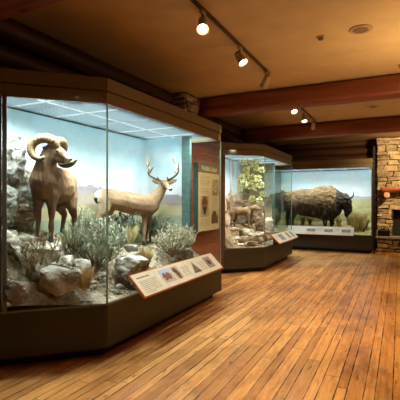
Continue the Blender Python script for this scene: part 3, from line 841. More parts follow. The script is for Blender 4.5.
chain(bm, [pn(53, 156, 4.0, .052, .06), pn(61, 160.5, 3.98, .034, .036), pn(67, 163, 3.97, .022, .018)])   # jaw
chain(bm, [pn(38.5, 192, 4.1, .075, .13), pn(38.3, 207, 4.08, .044), pn(38.2, 219, 4.05, .029), pn(37.9, 222.5, 4.05, .032), pn(37.5, 234, 4.05, .020), pn(37, 239, 4.04, .031)])
chain(bm, [pn(51, 192, 4.08, .08, .13), pn(52.2, 208, 4.06, .046), pn(51.3, 221, 4.04, .030), pn(51.2, 225, 4.04, .033), pn(50.8, 237, 4.03, .021), pn(51, 242, 4.01, .032)])
chain(bm, [pn(58, 196, 4.72, .085, .13), pn(60, 207, 4.66, .06), pn(64.5, 215, 4.78, .033), pn(63, 224, 4.76, .024), pn(62, 230.5, 4.73, .032)])
chain(bm, [pn(71, 194, 4.7, .085, .15), pn(71.5, 207, 4.66, .062), pn(74.5, 216, 4.78, .035), pn(73.8, 230, 4.76, .024), pn(73, 238, 4.73, .033)])
flat(bm, P(64, 176, 4.9), (0, 0, 1), .03, .03, .06)
R3 = Matrix((RGT, FWD, V((0, 0, 1)))).transposed()
flat(bm, P(45.3, 148.6, 3.98), RGT*-.9+FWD*-.3+V((0, 0, .45)), .022, .014, .045)
me = fuse(bm, .0105, 12, lambda p: .009*noise.noise(p*11)+.005*noise.noise(V((p.x*40, p.y*40, p.z*16))))
ramb = P(55, 240, 4.4)
def ramc(co):
    q = co - V((0, 0, CAM_H)); d = q.dot(FWD); x = 200+400*q.dot(RGT)/d; y = 200-400*q.z/d
    c = mixc((104, 74, 48), (146, 114, 80), noise.noise(co*5)+.5+.6*noise.noise(V((co.x*30, co.y*30, co.z*12))))
    if y < 166 : c = mixc((104, 80, 58), (136, 112, 84), noise.noise(co*9)+.5)
    if x > 64 and y < 166: c = mixc(c, (222, 210, 188), sst(63, 67, x))
    if 66 < x and 198 > y: c = mixc(c, (196, 168, 126), sst(64, 74, x)*.6)
    if y > 205: c = mixc(c, (104, 68, 42), sst(205, 214, y))
    if (y > 236 and x < 56) or (y > 229.5 and 56 < x < 68) or (y > 236 and x > 68): c = (46, 38, 32)
    return c
paint(me, ramc); obj('body', me, M['fur'], ram, True)
# horns: full curls, one each side of the head
import itertools
def curl(cx, cy, d0, d1, r, a0, a1, n, drift=(0, 0)):
    out = []
    for i in range(n):
        k = i/(n-1); a = math.radians(a0+(a1-a0)*k); rr = r*(1-.12*k)
        out.append(P(cx+math.cos(a)*rr+drift[0]*k, cy-math.sin(a)*rr+drift[1]*k, d0+(d1-d0)*k))
    return out
obj('horn', horn_mesh([P(*q) for q in ((56, 147, 3.97), (53.5, 141.6, 3.95), (47.8, 138.6, 3.94), (41, 138.6, 3.93), (34.8, 141.4, 3.92), (31.4, 146.6, 3.91), (31.4, 152.2, 3.90), (34.8, 157, 3.89), (40, 158.8, 3.88), (45, 157, 3.87))], [.044, .052, .052, .05, .048, .045, .04, .033, .024, .014], 18), M['horn'], ram, True)
far = [P(55, 143.5, 4.03), P(58.5, 140.8, 4.09), P(62.5, 141.8, 4.18), P(64, 147, 4.27), P(61, 155, 4.29), P(61, 163, 4.22), P(66, 165.3, 4.10), P(72, 164, 4.0), P(77, 159.3, 3.96)]
obj('horn', horn_mesh(far, [.036, .04, .042, .042, .038, .032, .024, .009], 18), M['horn'], ram, True)
ball('eye', P(57, 151, 3.905), .013, M['eye'], ram)
bm = B(); flat(bm, P(71, 159.2, 3.945), RGT, .012, .012, .012); obj('nose', bm, M['eye'], ram, True)
P = P0; pn = pn0
# --- mule deer
deer = thing('mule_deer_buck', P(128, 242, 5.7), 'pale tan antlered mule deer buck standing among sagebrush, facing out', 'deer')
bm = B()
chain(bm, [pn(101, 197.5, 5.33, .10, .105), pn(104.5, 197.8, 5.38, .135, .13), pn(111, 198.8, 5.47, .15, .142), pn(119, 200.6, 5.58, .155, .15), pn(129, 203, 5.72, .155, .163), pn(140, 205, 5.87, .145, .168), pn(149, 205, 5.99, .125, .17), pn(153.5, 203.5, 6.05, .10, .135)])
chain(bm, [pn(152, 201.5, 6.03, .11, .13), pn(156.5, 197, 6.07, .098, .12), pn(160, 192, 6.08, .082, .092), pn(163, 187, 6.08, .066, .07), pn(164.5, 183.5, 6.06, .056, .058)])
chain(bm, [pn(164.5, 183.2, 6.05, .06, .066), pn(166.5, 185.5, 5.98, .046, .05), pn(169, 188, 5.92, .032, .034), pn(170.3, 189.6, 5.885, .026, .026)])
chain(bm, [pn(144.5, 208, 5.95, .07, .12), pn(145, 218, 5.95, .048), pn(144.5, 226, 5.95, .034), pn(144.3, 229, 5.95, .034), pn(143.6, 240, 5.95, .022), pn(144, 244, 5.93, .03)])
chain(bm, [pn(149, 208, 6.1, .07, .1), pn(149, 218, 6.12, .044), pn(148, 228, 6.12, .031), pn(147.5, 238, 6.12, .022), pn(147.5, 242, 6.1, .03)])
chain(bm, [pn(104.5, 201, 5.35, .10, .14), pn(104.5, 209, 5.34, .075), pn(99.5, 217, 5.32, .04), pn(98, 222, 5.31, .032), pn(99, 234, 5.3, .022), pn(100, 239, 5.28, .03)])
chain(bm, [pn(109, 202, 5.5, .09, .14), pn(109.5, 211, 5.55, .065), pn(107, 219, 5.58, .036), pn(107, 230, 5.58, .024), pn(107.5, 238, 5.57, .03)])
chain(bm, [pn(98, 195, 5.24, .03, .03), pn(97.3, 201, 5.24, .022, .024)])
for s, c in ((-1, (156.6, 181.8)), (1, (172.6, 181.6))):
    ax = (P(c[0], c[1], 6.05) - P(164.5+s*2, 184, 6.06)).normalized()
    up = V((0, 0, 1)); w_ = ax.cross(up).normalized(); hh = w_.cross(ax)
    q = Matrix((hh, w_, ax)).transposed(); _flat(bm, P(c[0]+s*-.3, c[1], 6.05), q, .042, .014, .09, 2)
me = fuse(bm, .0105, 12, lambda p: .005*noise.noise(p*13)+.002*noise.noise(p*36))
def deerc(co):
    q = co - V((0, 0, CAM_H)); d = q.dot(FWD); x = 200+400*q.dot(RGT)/d; y = 200-400*q.z/d
    c = mixc((144, 116, 84), (178, 150, 114), noise.noise(co*5)+.5+.35*noise.noise(V((co.x*26, co.y*26, co.z*20))))
    if y < 196 and x < 150: c = mixc(c, (134, 106, 76), .7*sst(198, 191, y))
    if x < 103 and y < 209 : c = mixc(c, (226, 212, 186), sst(103, 98, x))
    if x < 97.8 and y > 198 and y < 203.5: c = (40, 32, 28)
    if y > 213 and 112 < x < 141: c = mixc(c, (226, 212, 186), sst(212, 216, y))
    if x > 160 and y < 192:
        if y > 186.2 and x > 166: c = (190, 176, 152)
        if y < 182.2 and 160 < x < 169: c = (120, 96, 72)
        if x < 161.5 or x > 169.8 and y < 185: c = (150, 128, 104)
    if y > 241 and x > 135 or (y > 236.5 and x < 115): c = (50, 42, 36)
    return c
paint(me, deerc); obj('body', me, M['fur'], deer, True)
for nm, px in (('eye', (161.9, 183.4, 5.992)), ('eye', (168.6, 183.6, 5.978))): ball(nm, P(*px), .015, M['eye'], deer)
bm = B(); flat(bm, P(170.8, 189.6, 5.862), RGT, .02, .016, .026); obj('nose', bm, M['eye'], deer, True)
def antler(main, tines):
    bm = B(); sp = spline([P(*p) for p in main], 5); tube(bm, sp, lerp_list([.02, .018, .016, .013, .006], len(sp)), 8)
    for tn in tines:
        sp = spline([P(*p) for p in tn], 4); tube(bm, sp, lerp_list([.013, .011, .004], len(sp)), 8)
    me = to_mesh(bm); paint(me, lambda co: mixc((110, 84, 58), (196, 170, 134), sst(1.92, 2.16, co.z))); return me
D = 6.05
obj('antler', antler([(162.2, 181, D), (157.5, 179.5, D), (150.5, 176, D-.02), (148.3, 172.5, D-.05), (149.5, 168.5, D-.06)],
    [[(149.5, 169.5, D-.05), (146.8, 165, D-.05), (146.6, 156.5, D-.02)], [(149.0, 171, D-.05), (149.3, 164, D), (148.4, 155.5, D+.05)], [(149.8, 173, D-.06), (152, 169, D-.1), (154, 166.3, D-.12)], [(148.3, 166, D-.05), (150.2, 162, D-.1), (150.0, 159, D-.12)], [(158.5, 180, D), (158, 178, D-.04), (157.4, 176.6, D-.06)]]), M['horn'], deer, True)
obj('antler', antler([(167, 181, D), (171, 178.8, D), (176, 175, D-.02), (178.6, 171, D-.05), (178.4, 167.5, D-.06)],
    [[(178.4, 168.5, D-.05), (178.6, 165, D-.1), (177.6, 161, D-.12)], [(178.6, 170, D-.05), (175.4, 164, D), (174.8, 155.8, D+.03)], [(175.2, 163, D), (173.8, 160, D-.03), (173.8, 157.5, D-.06)], [(177, 174, D-.04), (174.5, 171, D+.08), (173.2, 168, D+.12)], [(168.8, 180, D), (167.4, 178, D-.04), (167.0, 176.5, D-.05)]]), M['horn'], deer, True)
# --- bison
bis = thing('bison', P(318, 228, 13.2), 'massive brown shaggy bison standing in the far case', 'bison')
def q3(x, y, yw, rh, rv=None):
    """pixel + world Y depth plane"""
    u_ = (x-200)/400; d = yw/(FWD.y+u_*RGT.y); return (P(x, y, d), rh, rv if rv else rh)
bm = B()
chain(bm, [q3(288.5, 199.5, 13.55, .20, .28), q3(293, 201.5, 13.55, .30, .38), q3(302, 202.5, 13.57, .36, .46), q3(313, 203, 13.57, .37, .49), q3(322, 202.5, 13.56, .36, .57), q3(330, 203, 13.54, .32, .58), q3(335, 203, 13.50, .26, .46)])
chain(bm, [q3(324, 196, 13.56, .17, .34), q3(330, 194, 13.56, .15, .27)])
chain(bm, [q3(335, 202, 13.45, .22, .32), q3(341, 200, 13.36, .20, .26), q3(346, 202, 13.28, .17, .25), q3(348.5, 208, 13.22, .12, .17), q3(348.5, 212.5, 13.2, .085, .09)])
chain(bm, [q3(346, 211, 13.26, .08, .12), q3(346.5, 216.5, 13.25, .035, .08)])
for (x, dx, yw) in ((294, -.5, 13.38), (290, -.8, 13.72)):
    chain(bm, [q3(x, 204, yw, .2, .3), q3(x+.5, 212, yw, .13, .16), q3(x-2+dx, 219, yw, .075), q3(x-1.2+dx, 225, yw, .06), q3(x-.8+dx, 230, yw, .08)])
for (x, yw) in ((325, 13.38), (332, 13.66)):
    chain(bm, [q3(x, 206, yw, .16, .3), q3(x, 215, yw, .13, .16), q3(x, 221, yw, .085), q3(x, 226, yw, .06), q3(x+.2, 230, yw, .08)])
chain(bm, [q3(285.5, 194, 13.55, .04), q3(284.5, 203, 13.5, .03), q3(285, 210, 13.5, .045)])
def bd(p):
    q = p - V((0, 0, CAM_H)); d = q.dot(FWD); x = 200+400*q.dot(RGT)/d
    k = sst(312, 330, x); return (.012+.03*k)*noise.noise(p*9)+(.008+.022*k)*noise.noise(p*22)
me = fuse(bm, .024, 8, bd)
def bisc(co):
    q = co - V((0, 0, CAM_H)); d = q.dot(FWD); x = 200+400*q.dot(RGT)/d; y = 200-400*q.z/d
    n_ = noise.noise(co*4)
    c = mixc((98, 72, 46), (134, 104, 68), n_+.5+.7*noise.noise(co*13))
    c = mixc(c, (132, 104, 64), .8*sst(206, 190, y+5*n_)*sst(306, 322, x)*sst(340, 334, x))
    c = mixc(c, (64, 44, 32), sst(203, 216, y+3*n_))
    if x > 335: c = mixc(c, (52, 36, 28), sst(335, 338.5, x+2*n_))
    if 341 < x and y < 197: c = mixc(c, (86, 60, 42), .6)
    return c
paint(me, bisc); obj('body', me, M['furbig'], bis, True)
for s, pts in ((1, [(346, 198.5, 13.12), (350.5, 198, 13.08), (353.3, 195.5, 13.08), (353.2, 191.5, 13.1)]), (-1, [(341.5, 198.8, 13.1), (338, 198.6, 13.0), (336.8, 196.5, 12.98), (337.6, 194, 13.0)])):
    obj('horn', horn_mesh([q3(*p, .1)[0] for p in pts], [.042, .034, .022, .006], 0, 10, c0=(40, 34, 30), c1=(84, 74, 64)), M['horn'], bis, True)
for c in ((344.2, 201.5, 13.05), (350.6, 201.8, 13.16)): ball('eye', q3(*c, .1)[0], .016, M['eye'], bis)
# --- wild cat in the middle case
cat = thing('wild_cat', P(243, 228, 9.7), 'tan wild cat walking to the right over the rocks in the middle case', 'wild cat')
bm = B()
chain(bm, [pn(231.5, 210.5, 9.72, .065, .09), pn(235, 210.5, 9.7, .08, .10), pn(242, 211.2, 9.7, .075, .09), pn(248.5, 210.3, 9.7, .075, .10), pn(252, 208.6, 9.68, .055, .07), pn(255, 207.3, 9.66, .045, .05)])
chain(bm, [pn(256, 207.8, 9.65, .06, .062), pn(258.4, 209, 9.6, .045, .045), pn(259.8, 209.8, 9.58, .03, .03)])
for x, y, d in ((255, 204.6, 9.68), (258.2, 204.8, 9.62)): flat(bm, P(x, y, d), (0, 0, 1), .02, .012, .04)
for (x, d) in ((249, 9.62), (251.5, 9.78)):
    chain(bm, [pn(x, 213, d, .05, .08), pn(x, 218, d, .036), pn(x-.2, 224, d, .028), pn(x+.2, 227, d-.01, .032), pn(x+1, 227.6, d-.03, .03)])
for (x, d) in ((232, 9.66), (235, 9.82)):
    chain(bm, [pn(x, 213, d, .065, .10), pn(x+1, 218, d, .045), pn(x-1, 222, d, .028), pn(x-.5, 226, d, .026), pn(x+.8, 227.4, d-.03, .03)])
chain(bm, [pn(230, 209.5, 9.74, .026), pn(228.4, 214, 9.72, .024), pn(228.6, 219, 9.7, .022), pn(230.5, 222.5, 9.66, .022), pn(234.5, 223.5, 9.6, .024)])
me = fuse(bm, .012, 4, lambda p: .004*noise.noise(p*20))
paint(me, lambda co: mixc((118, 88, 58), (164, 130, 92), noise.noise(co*9)+.5+.8*noise.noise(co*24))); obj('body', me, M['fur'], cat, True)
ball('eye', P(258, 208, 9.55), .008, M['eye'], cat); bm = B(); flat(bm, P(260.4, 209.6, 9.56), RGT, .01, .01, .012); obj('nose', bm, M['eye'], cat, True)

# ------------------------------------------------------------------ rocks
def rock_mesh(seed, sx, sy, sz, base=(176, 168, 148), alt=(136, 128, 110), rough=.04, cuts=3):
    r = random.Random(seed); bm = B()
    for i in range(22):
        p = V((r.gauss(0, 1), r.gauss(0, 1), r.gauss(0, 1))).normalized()
        p = V([math.copysign(abs(c)**.65, c) for c in p]); k = r.uniform(.82, 1.05)
        bm.verts.new((p.x*sx/2*k, p.y*sy/2*k, p.z*sz/2*k))
    bmesh.ops.convex_hull(bm, input=bm.verts)
    for v in [v for v in bm.verts if not v.link_faces]: bm.verts.remove(v)
    bmesh.ops.bevel(bm, geom=list(bm.edges), offset=min(sx, sy, sz)*.035, segments=1, affect='EDGES')
    bmesh.ops.triangulate(bm, faces=bm.faces)
    for _ in range(cuts):
        bmesh.ops.subdivide_edges(bm, edges=[e for e in bm.edges if e.calc_length() > .03], cuts=1); bmesh.ops.triangulate(bm, faces=[f for f in bm.faces if len(f.verts) > 3])
    bm.normal_update(); m = max(sx, sy, sz); o = V((seed*3.1, seed*1.7, 0))
    for v, nn in [(v, v.normal.copy()) for v in bm.verts]:
        a = noise.fractal((v.co+o)*(2.2/m), 1, 2, 4); b = noise.ridged_multi_fractal(V((v.co.x+o.x, v.co.y, v.co.z*2.4))*(2.5/m), 1, 2, 3, 1, 2)
        v.co += nn*m*rough*(a*.8 - .55*(b-1))
    bm.normal_update()
    for v, nn in [(v, v.normal.copy()) for v in bm.verts]:
        dd = noise.voronoi(V(((v.co.x+o.x)*3.2/m, (v.co.y)*3.2/m, v.co.z*6/m)))[0]
        v.co -= nn*m*(.035*dd[0] - .01) - nn*m*.012*(min(1, (dd[1]-dd[0])*4)-1)
    me = to_mesh(bm)
    def c(co):
        k = noise.fractal((co+o)*9, 1, 2, 4); l = noise.fractal((co+o)*3.3+V((5, 5, 5)), 1, 2, 3)
        cc = mixc(base, alt, sst(-.2, .35, l)); return mixc(cc, (214, 210, 196), .55*sst(.1, .5, k))
    paint(me, c); return me
def rock(x, y, d, sx, sy, sz, label, seed, rz=0, tilt=0, name='rock', base=(176, 168, 148), alt=(136, 128, 110), group=None, cat='rock', cuts=3):
    c = P(x, y, d); me = rock_mesh(seed, sx, sy, sz, base, alt, cuts=cuts)
    me.transform(Matrix.Rotation(rz+YAW, 4, 'Z') @ Matrix.Rotation(tilt, 4, 'Y'))
    zm = min(v.co.z for v in me.vertices); me.transform(Matrix.Translation((0, 0, -zm)))
    o = obj(name, me, M['rock'], local=True, smooth=False); o.location = (c.x, c.y, c.z+zm)
    return props(o, label, cat, group)
GB = ((150, 142, 122), (96, 84, 66))
rock(13, 163, 4.2, .26, .26, .62, 'tall pale grey rock in the upper left corner of the large case', 1, base=(150, 149, 140), alt=(96, 92, 82), tilt=.1)
rock(7, 205, 4.08, .26, .26, .5, 'dark grey rock against the left post behind the ram', 2, base=(130, 132, 120), alt=(80, 76, 62))
rock(24, 186, 4.33, .26, .24, .62, 'pale jagged rock beside the left flank of the ram', 3, base=(154, 151, 138), alt=(100, 94, 80), tilt=-.25)
rock(21, 214, 4.25, .42, .32, .26, 'brown flat-topped ledge rock behind the legs of the ram', 4, base=(128, 108, 82), alt=(88, 70, 50))
rock(13, 250, 4.0, .20, .36, .58, 'slanted pale rock slab leaning at the left post', 5, tilt=-.5, base=(188, 180, 162))
rock(26, 246, 4.2, .4, .34, .40, 'brown rock under the dry shrub left of the ram', 6, base=GB[0], alt=GB[1])
rock(46, 257, 4.14, .46, .42, .38, 'broad broken rock under the front hooves of the ram', 7, base=(184, 176, 154), rz=.5)
rock(68, 251, 4.62, .46, .44, .50, 'rough pale rock under the hind hooves of the ram', 8, base=(186, 178, 158))
rock(60, 280, 3.88, .46, .32, .34, 'large flat-faced boulder at the front below the ram', 9, base=(192, 188, 172), rz=.3)
rock(18, 292, 3.74, .24, .22, .26, 'rounded dark rock at the bottom left corner of the large case', 10, base=GB[0], alt=GB[1])
rock(38, 268, 3.95, .24, .24, .22, 'brownish rock between the dry shrub and the large flat-faced boulder', 21, base=(160, 148, 124), rz=1)
rock(80, 266, 4.15, .22, .2, .16, 'pale rock right of the large flat-faced boulder', 22, base=(190, 184, 168), rz=1, cuts=2)
rock(66, 262, 4.1, .30, .2, .16, 'flat pale slab above the large flat-faced boulder', 23, base=(196, 190, 170), rz=2, tilt=.2)
rock(30, 206, 4.45, .24, .2, .36, 'pale grey rock behind the right foreleg of the ram', 24, base=(176, 172, 158))
rock(131, 266, 4.72, .44, .42, .30, 'big pale boulder behind the top edge of the slanted label', 11, base=(196, 192, 178), rz=.6)
rock(131, 248, 5.15, .2, .2, .14, 'small dark rock between the two sagebrush clumps', 12, base=(120, 112, 96))
rock(184, 253, 6.1, .32, .28, .22, 'pale rock under the bush at the right end of the large case', 13, base=(190, 184, 168))
rock(87, 247, 4.35, .10, .1, .09, 'small whitish stone beside the sagebrush trunk', 14, base=(214, 210, 198), cuts=2)
rock(103, 275, 4.3, .14, .12, .07, 'small flat stone right of the golden grass clump', 15, cuts=2)
rock(119, 287, 4.4, .12, .1, .07, 'small grey stone just left of the slanted label', 16, cuts=2, base=(140, 134, 120))
rock(92, 283, 4.05, .12, .08, .05, 'small flat stone in front of the golden grass clump', 17, cuts=2)
# middle case rocks
TB = ((214, 192, 158), (140, 108, 76))
r2 = [(230, 244, 8.98, .30, .22, .20, 'tan rock at the front left corner of the middle case'), (240, 246, 9.02, .26, .2, .13, 'small tan rock at the front glass of the middle case'), (251, 244, 9.08, .34, .24, .17, 'flat tan rock near the front glass under the wild cat'), (236, 240, 9.2, .3, .24, .2, 'tan rock below and in front of the grass in the middle case'),
      (226, 222, 9.7, .3, .4, .7, 'tall tan rock at the left end of the middle case'), (233, 235, 9.55, .42, .36, .46, 'tan rock below the hind legs of the wild cat'),
      (247, 235, 9.6, .52, .4, .44, 'long tan rock under the front feet of the wild cat'), (260, 224, 9.9, .3, .3, .5, 'tan rock in front of the wild cat'),
      (243, 240, 9.3, .36, .3, .24, 'pale rock at the front of the middle case'), (260, 237, 9.45, .36, .3, .34, 'pale rock by the corner joint of the middle case'),
      (250, 203, 10.3, .8, .3, .2, 'pale rock ledge below the leafy tree'), (229, 204, 9.9, .34, .26, .7, 'upright brown rock behind the tail of the wild cat'),
      (268, 226, 10.2, .3, .3, .5, 'brown rock at the far right of the middle case'), (250, 216, 10.3, .9, .3, .5, 'dark brown rock wall behind the wild cat')]
for i, (x, y, d, sx, sy, sz, lb_) in enumerate(r2):
    rock(x, y, d, sx, sy, sz, lb_, 30+i, base=TB[0] if i not in (11, 13) else (150, 122, 92), alt=TB[1] if i != 13 else (84, 66, 48), cuts=2)

# ------------------------------------------------------------------ plants
def blade(bm, cl, p, d, L, w, c, rnd):
    d = d.normalized(); s = d.cross(V((rnd.uniform(-1, 1), rnd.uniform(-1, 1), rnd.uniform(-1, 1))))
    if s.length < 1e-4: return
    s = s.normalized()*w
    vs = [bm.verts.new(p), bm.verts.new(p+d*L*.55+s), bm.verts.new(p+d*L), bm.verts.new(p+d*L*.5-s)]
    for v in vs: v[cl] = (*lin(c), 1)
    bm.faces.new(vs)
def shrub_proto(seed, n_st=14, spread=.9, leaves=26, leafL=.11, leafw=.012, cols=((150, 160, 132), (184, 190, 164)), twigr=.012, low=.35):
    """unit shrub, height 1"""
    r = random.Random(seed); tw = B(); lf = colbm(); cl = lf.verts.layers.float_color['Col']
    for i in range(n_st):
        a = i*2.4+r.uniform(-.3, .3); out = spread*math.sqrt((i+.5)/n_st); h = (1.05-.45*out*out)*r.uniform(.8, 1.02)
        e = V((math.cos(a)*out*.55, math.sin(a)*out*.55, h)); m1_ = V((e.x*.35, e.y*.35, h*.32)); m2_ = V((e.x*.8, e.y*.8, h*.65))
        sp = spline([V((0, 0, 0)), m1_, m2_, e], 5); tube(tw, sp, lerp_list([twigr*1.6, twigr, twigr*.4], len(sp)), 5)
        br = [(sp, .0)]
        for b in range(4):
            k = r.randrange(5, len(sp)-3); p = sp[k]; dd = (V((r.uniform(-1, 1), r.uniform(-1, 1), r.uniform(.5, 1.5)))).normalized()*r.uniform(.15, .3)
            s2 = spline([p, p+dd*.5+V((0, 0, .02)), p+dd+V((0, 0, .07))], 4); tube(tw, s2, lerp_list([twigr*.6, twigr*.25], len(s2)), 4); br.append((s2, 1))
        for s_, kind in br:
            N = leaves if kind == 0 else leaves*2//3
            for j in range(N):
                t_ = (low+(1-low)*r.random()) if kind == 0 else r.random(); k = t_*(len(s_)-1); i0 = min(int(k), len(s_)-2); p = s_[i0].lerp(s_[i0+1], k-i0)
                ax = (s_[i0+1]-s_[i0]).normalized(); dd = ax*1.0+V((r.uniform(-1, 1), r.uniform(-1, 1), r.uniform(-.2, .9)))*.9
                blade(lf, cl, p, dd, leafL*r.uniform(.6, 1.2), leafw*r.uniform(.7, 1.3), mixc(cols[0], cols[1], r.random()), r)
    return to_mesh(tw, 'stems'), to_mesh(lf, 'foliage')
SAGE = [shrub_proto(s, 22, 1.0, 34, .085, .011) for s in (1, 2)]
PALE = shrub_proto(5, 22, 1.05, 30, .10, .011, cols=((176, 170, 136), (208, 204, 172)))
DRY = shrub_proto(6, 18, 1.05, 20, .12, .008, cols=((134, 120, 84), (170, 158, 118)), twigr=.01)
DARK = shrub_proto(7, 20, 1.0, 34, .09, .012, cols=((98, 116, 104), (136, 150, 134)))
def shrub(proto, x, y, d, h, w_, label, name='sagebrush', cat='shrub', group=None, rz=0, z=None):
    p = P(x, y, d)
    if z is not None: p.z = z
    t = thing(name, p, label, cat, group, rz)
    for nm, me, mt_ in (('stems', proto[0], 'twig'), ('foliage', proto[1], 'leaf')):
        o = bpy.data.objects.new(nm, me); COL.objects.link(o); o.parent = t
        if not me.materials: me.materials.append(M[mt_])
    t.scale = (w_, w_, h); return t
shrub(SAGE[0], 96, 272, 4.45, .54, .56, 'large grey-green sagebrush behind the glass joint, between the ram and deer')
shrub(SAGE[1], 75, 252, 4.35, .30, .30, 'small grey sagebrush below the hind legs of the ram', rz=1)
shrub(SAGE[1], 108, 262, 4.75, .50, .5, 'rounded grey sagebrush below the hind legs of the deer', rz=2)
shrub(DRY, 37, 283, 3.95, .50, .42, 'thin dry brownish shrub in front of the ram at lower left', 'dry_shrub', rz=.5)
shrub(DRY, 20, 240, 4.3, .30, .34, 'dry brown shrub on the rocks at the left post', 'dry_shrub', rz=2.5)
shrub(PALE, 172, 257, 5.85, .46, .58, 'wide pale green sagebrush at the right end of the large case', rz=.7)
shrub(PALE, 186, 250, 6.12, .36, .34, 'small pale sagebrush beside the dark backdrop post', rz=1.9)
shrub(DARK, 150, 243, 6.25, .46, .44, 'dark blue-green shrub behind the front leg of the deer', 'dark_shrub', rz=.7)
shrub(DARK, 125, 240, 5.75, .40, .42, 'dark shrub under the belly of the deer', 'dark_shrub', rz=1.7)
shrub(SAGE[0], 163, 236, 6.3, .36, .34, 'small dusty green shrub below the deer head, near the backdrop corner', rz=3)
shrub(SAGE[0], 84, 236, 5.0, .34, .36, 'sagebrush at the painted backdrop between the ram and the deer', rz=3.6)
def grass_proto(seed, n, cols, spread=.35, w_=.009):
    r = random.Random(seed); bm = colbm(); cl = bm.verts.layers.float_color['Col']
    for i in range(n):
        a = r.uniform(0, 2*PI); k = math.sqrt(r.random()); b = V((math.cos(a)*k*.12, math.sin(a)*k*.12, 0)); h = r.uniform(.6, 1.05)
        tip = V((math.cos(a)*k*spread+r.uniform(-.1, .1), math.sin(a)*k*spread+r.uniform(-.1, .1), h)); m_ = b.lerp(tip, .5)+V((0, 0, .1)); s = V((-math.sin(a+1), math.cos(a+1), 0))*w_
        c = mixc(cols[0], cols[1], r.random()); vs = [bm.verts.new(q) for q in (b-s, b+s, m_+s*.8, tip, m_-s*.8)]
        for v in vs: v[cl] = (*lin(c), 1)
        bm.faces.new(vs)
    return to_mesh(bm, 'grass')
GOLD = grass_proto(1, 260, ((186, 156, 104), (214, 190, 136))); STRAW = grass_proto(2, 230, ((196, 180, 120), (214, 202, 150)), .5)
GREEN = grass_proto(3, 300, ((176, 150, 84), (228, 204, 136)), .6, .014); ORANGE = grass_proto(4, 240, ((170, 110, 56), (206, 150, 86)), .35)
def tuft(me, x, y, d, h, w_, label, rz=0, group=None):
    o = bpy.data.objects.new('grass_clump', me); COL.objects.link(o); o.location = P(x, y, d); o.rotation_euler = (0, 0, rz); o.scale = (w_, w_, h)
    if not me.materials: me.materials.append(M['leaf'])
    return props(o, label, 'grass', group)
tuft(GOLD, 85, 288, 4.02, .24, .34, 'golden dry grass clump beside the flat-faced boulder')
tuft(GOLD, 146, 262, 5.25, .20, .42, 'golden grass clump at the front hoof of the deer', 1)
tuft(STRAW, 131, 243, 5.6, .28, .30, 'yellowish grass clump under the belly of the deer', 2)
tuft(STRAW, 60, 247, 4.3, .12, .3, 'short pale grass tuft between the ram hooves', 3)
tuft(ORANGE, 229, 246, 9.3, .38, .40, 'orange dry grass clump at the left end of the middle case', 1)
gb = 'prairie grass clumps around the bison'
for i, (x, yw, h) in enumerate(((340, 13.15, .30), (349, 14.0, .46), (354.5, 13.25, .42), (357, 13.6, .62), (361, 13.3, .5), (365, 13.6, .56), (310, 13.9, .34), (316, 13.15, .22), (339, 13.9, .40), (303, 13.95, .36), (356, 13.15, .30), (363, 13.12, .28), (298, 13.2, .2))):
    p = q3(x, 228, yw, .1)[0]; o = bpy.data.objects.new('grass_clump', GREEN); COL.objects.link(o)
    if not GREEN.materials: GREEN.materials.append(M['leaf'])
    o.location = (p.x, p.y, g3(p.x, p.y)-.01); o.rotation_euler = (0, 0, i*1.3); o.scale = (h*.62, h*.62, h)
    props(o, 'yellow-green prairie grass clump on the ground around the bison', 'grass', gb)
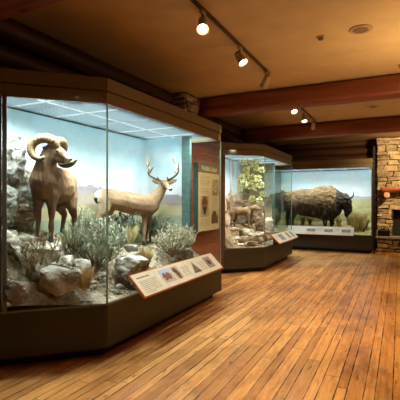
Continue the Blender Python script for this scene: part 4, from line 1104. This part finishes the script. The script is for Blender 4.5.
# leafy tree in the middle case
tree = thing('leafy_tree', P(247, 222, 10.3), 'small tree with yellow-green leaf clusters in the middle case', 'tree')
bm = B()
sp = spline([P(245, 222, 10.35), P(244, 205, 10.3), P(247, 188, 10.28), P(249, 160, 10.3)], 6); tube(bm, sp, lerp_list([.06, .045, .02], len(sp)), 10)
for e in ((239, 180), (259, 178), (240, 192), (258, 196), (254, 160)):
    s2 = spline([P(246, 196, 10.28), P((246+e[0])/2, (194+e[1])/2, 10.2), P(e[0], e[1], 10.15)], 5); tube(bm, s2, lerp_list([.03, .01], len(s2)), 7)
obj('trunk', bm, M['twig'], tree, True)
r = random.Random(8); bm = colbm(); cl = bm.verts.layers.float_color['Col']
cls = [(247, 158, 4), (253, 156, 5), (257, 161, 4), (243, 162, 3), (250, 164, 4), (256, 168, 3), (241, 178, 4), (246, 176, 4), (252, 178, 5), (258, 179, 4), (244, 184, 4), (250, 186, 4), (256, 187, 4), (240, 188, 3), (261, 185, 3), (252, 199, 3), (259, 200, 3), (262, 170, 3), (263, 194, 3), (246, 170, 3)]
for (x, y, rr) in cls:
    c = P(x, y, 10.1+r.uniform(-.2, .15)); R_ = rr*10.2/400*.8; tone = r.random()
    for i in range(95):
        dv = V((r.gauss(0, 1), r.gauss(0, 1), r.gauss(0, 1))).normalized(); p = c+dv*R_*r.uniform(.5, 1)
        cc = mixc((160, 158, 84), (236, 230, 176), .35*tone+.65*r.random()); blade(bm, cl, p, dv+V((r.uniform(-.6, .6), r.uniform(-.6, .6), r.uniform(-.3, .6))), .05, .018, cc, r)
obj('foliage', bm, M['leaf'], tree)
# scattered gravel and twigs: nobody could count them
def litter(hf, xs, ys, n, seed, label, cols):
    r = random.Random(seed); bm = colbm(); cl = bm.verts.layers.float_color['Col']
    for i in range(n):
        x = r.uniform(*xs); y = r.uniform(*ys)
        if y < 3.3 and (y-2.42)-(x+3.42) > -.08+0 and False: continue
        if seed == 1 and y < 3.25 and (x+3.42) > (y-2.42)-.08: continue
        if seed == 2 and y < 8.7 and (x+3.43) > (y-7.92)-.08: continue
        s = r.uniform(.006, .02); z = hf(x, y)+s*.3; c = mixc(cols[0], cols[1], r.random())
        vs = bmesh.ops.create_icosphere(bm, subdivisions=1, radius=s)['verts']; f = V((r.uniform(.6, 1.4), r.uniform(.6, 1.4), r.uniform(.4, .9)))
        for v in vs: v.co = V((v.co.x*f.x+x, v.co.y*f.y+y, v.co.z*f.z+z)); v[cl] = (*lin(c), 1)
    props(obj('gravel', bm, M['rock'], base=((xs[0]+xs[1])/2, (ys[0]+ys[1])/2, .6)), label, 'gravel', kind='stuff')
litter(g1, (-3.7, -2.72), (2.6, 6.0), 1500, 1, 'loose gravel scattered over the soil of the large case', ((128, 116, 92), (206, 196, 172)))
litter(g2, (-3.7, -2.76), (8.1, 11.0), 500, 2, 'loose pebbles scattered over the ground of the middle case', ((150, 120, 90), (220, 200, 168)))
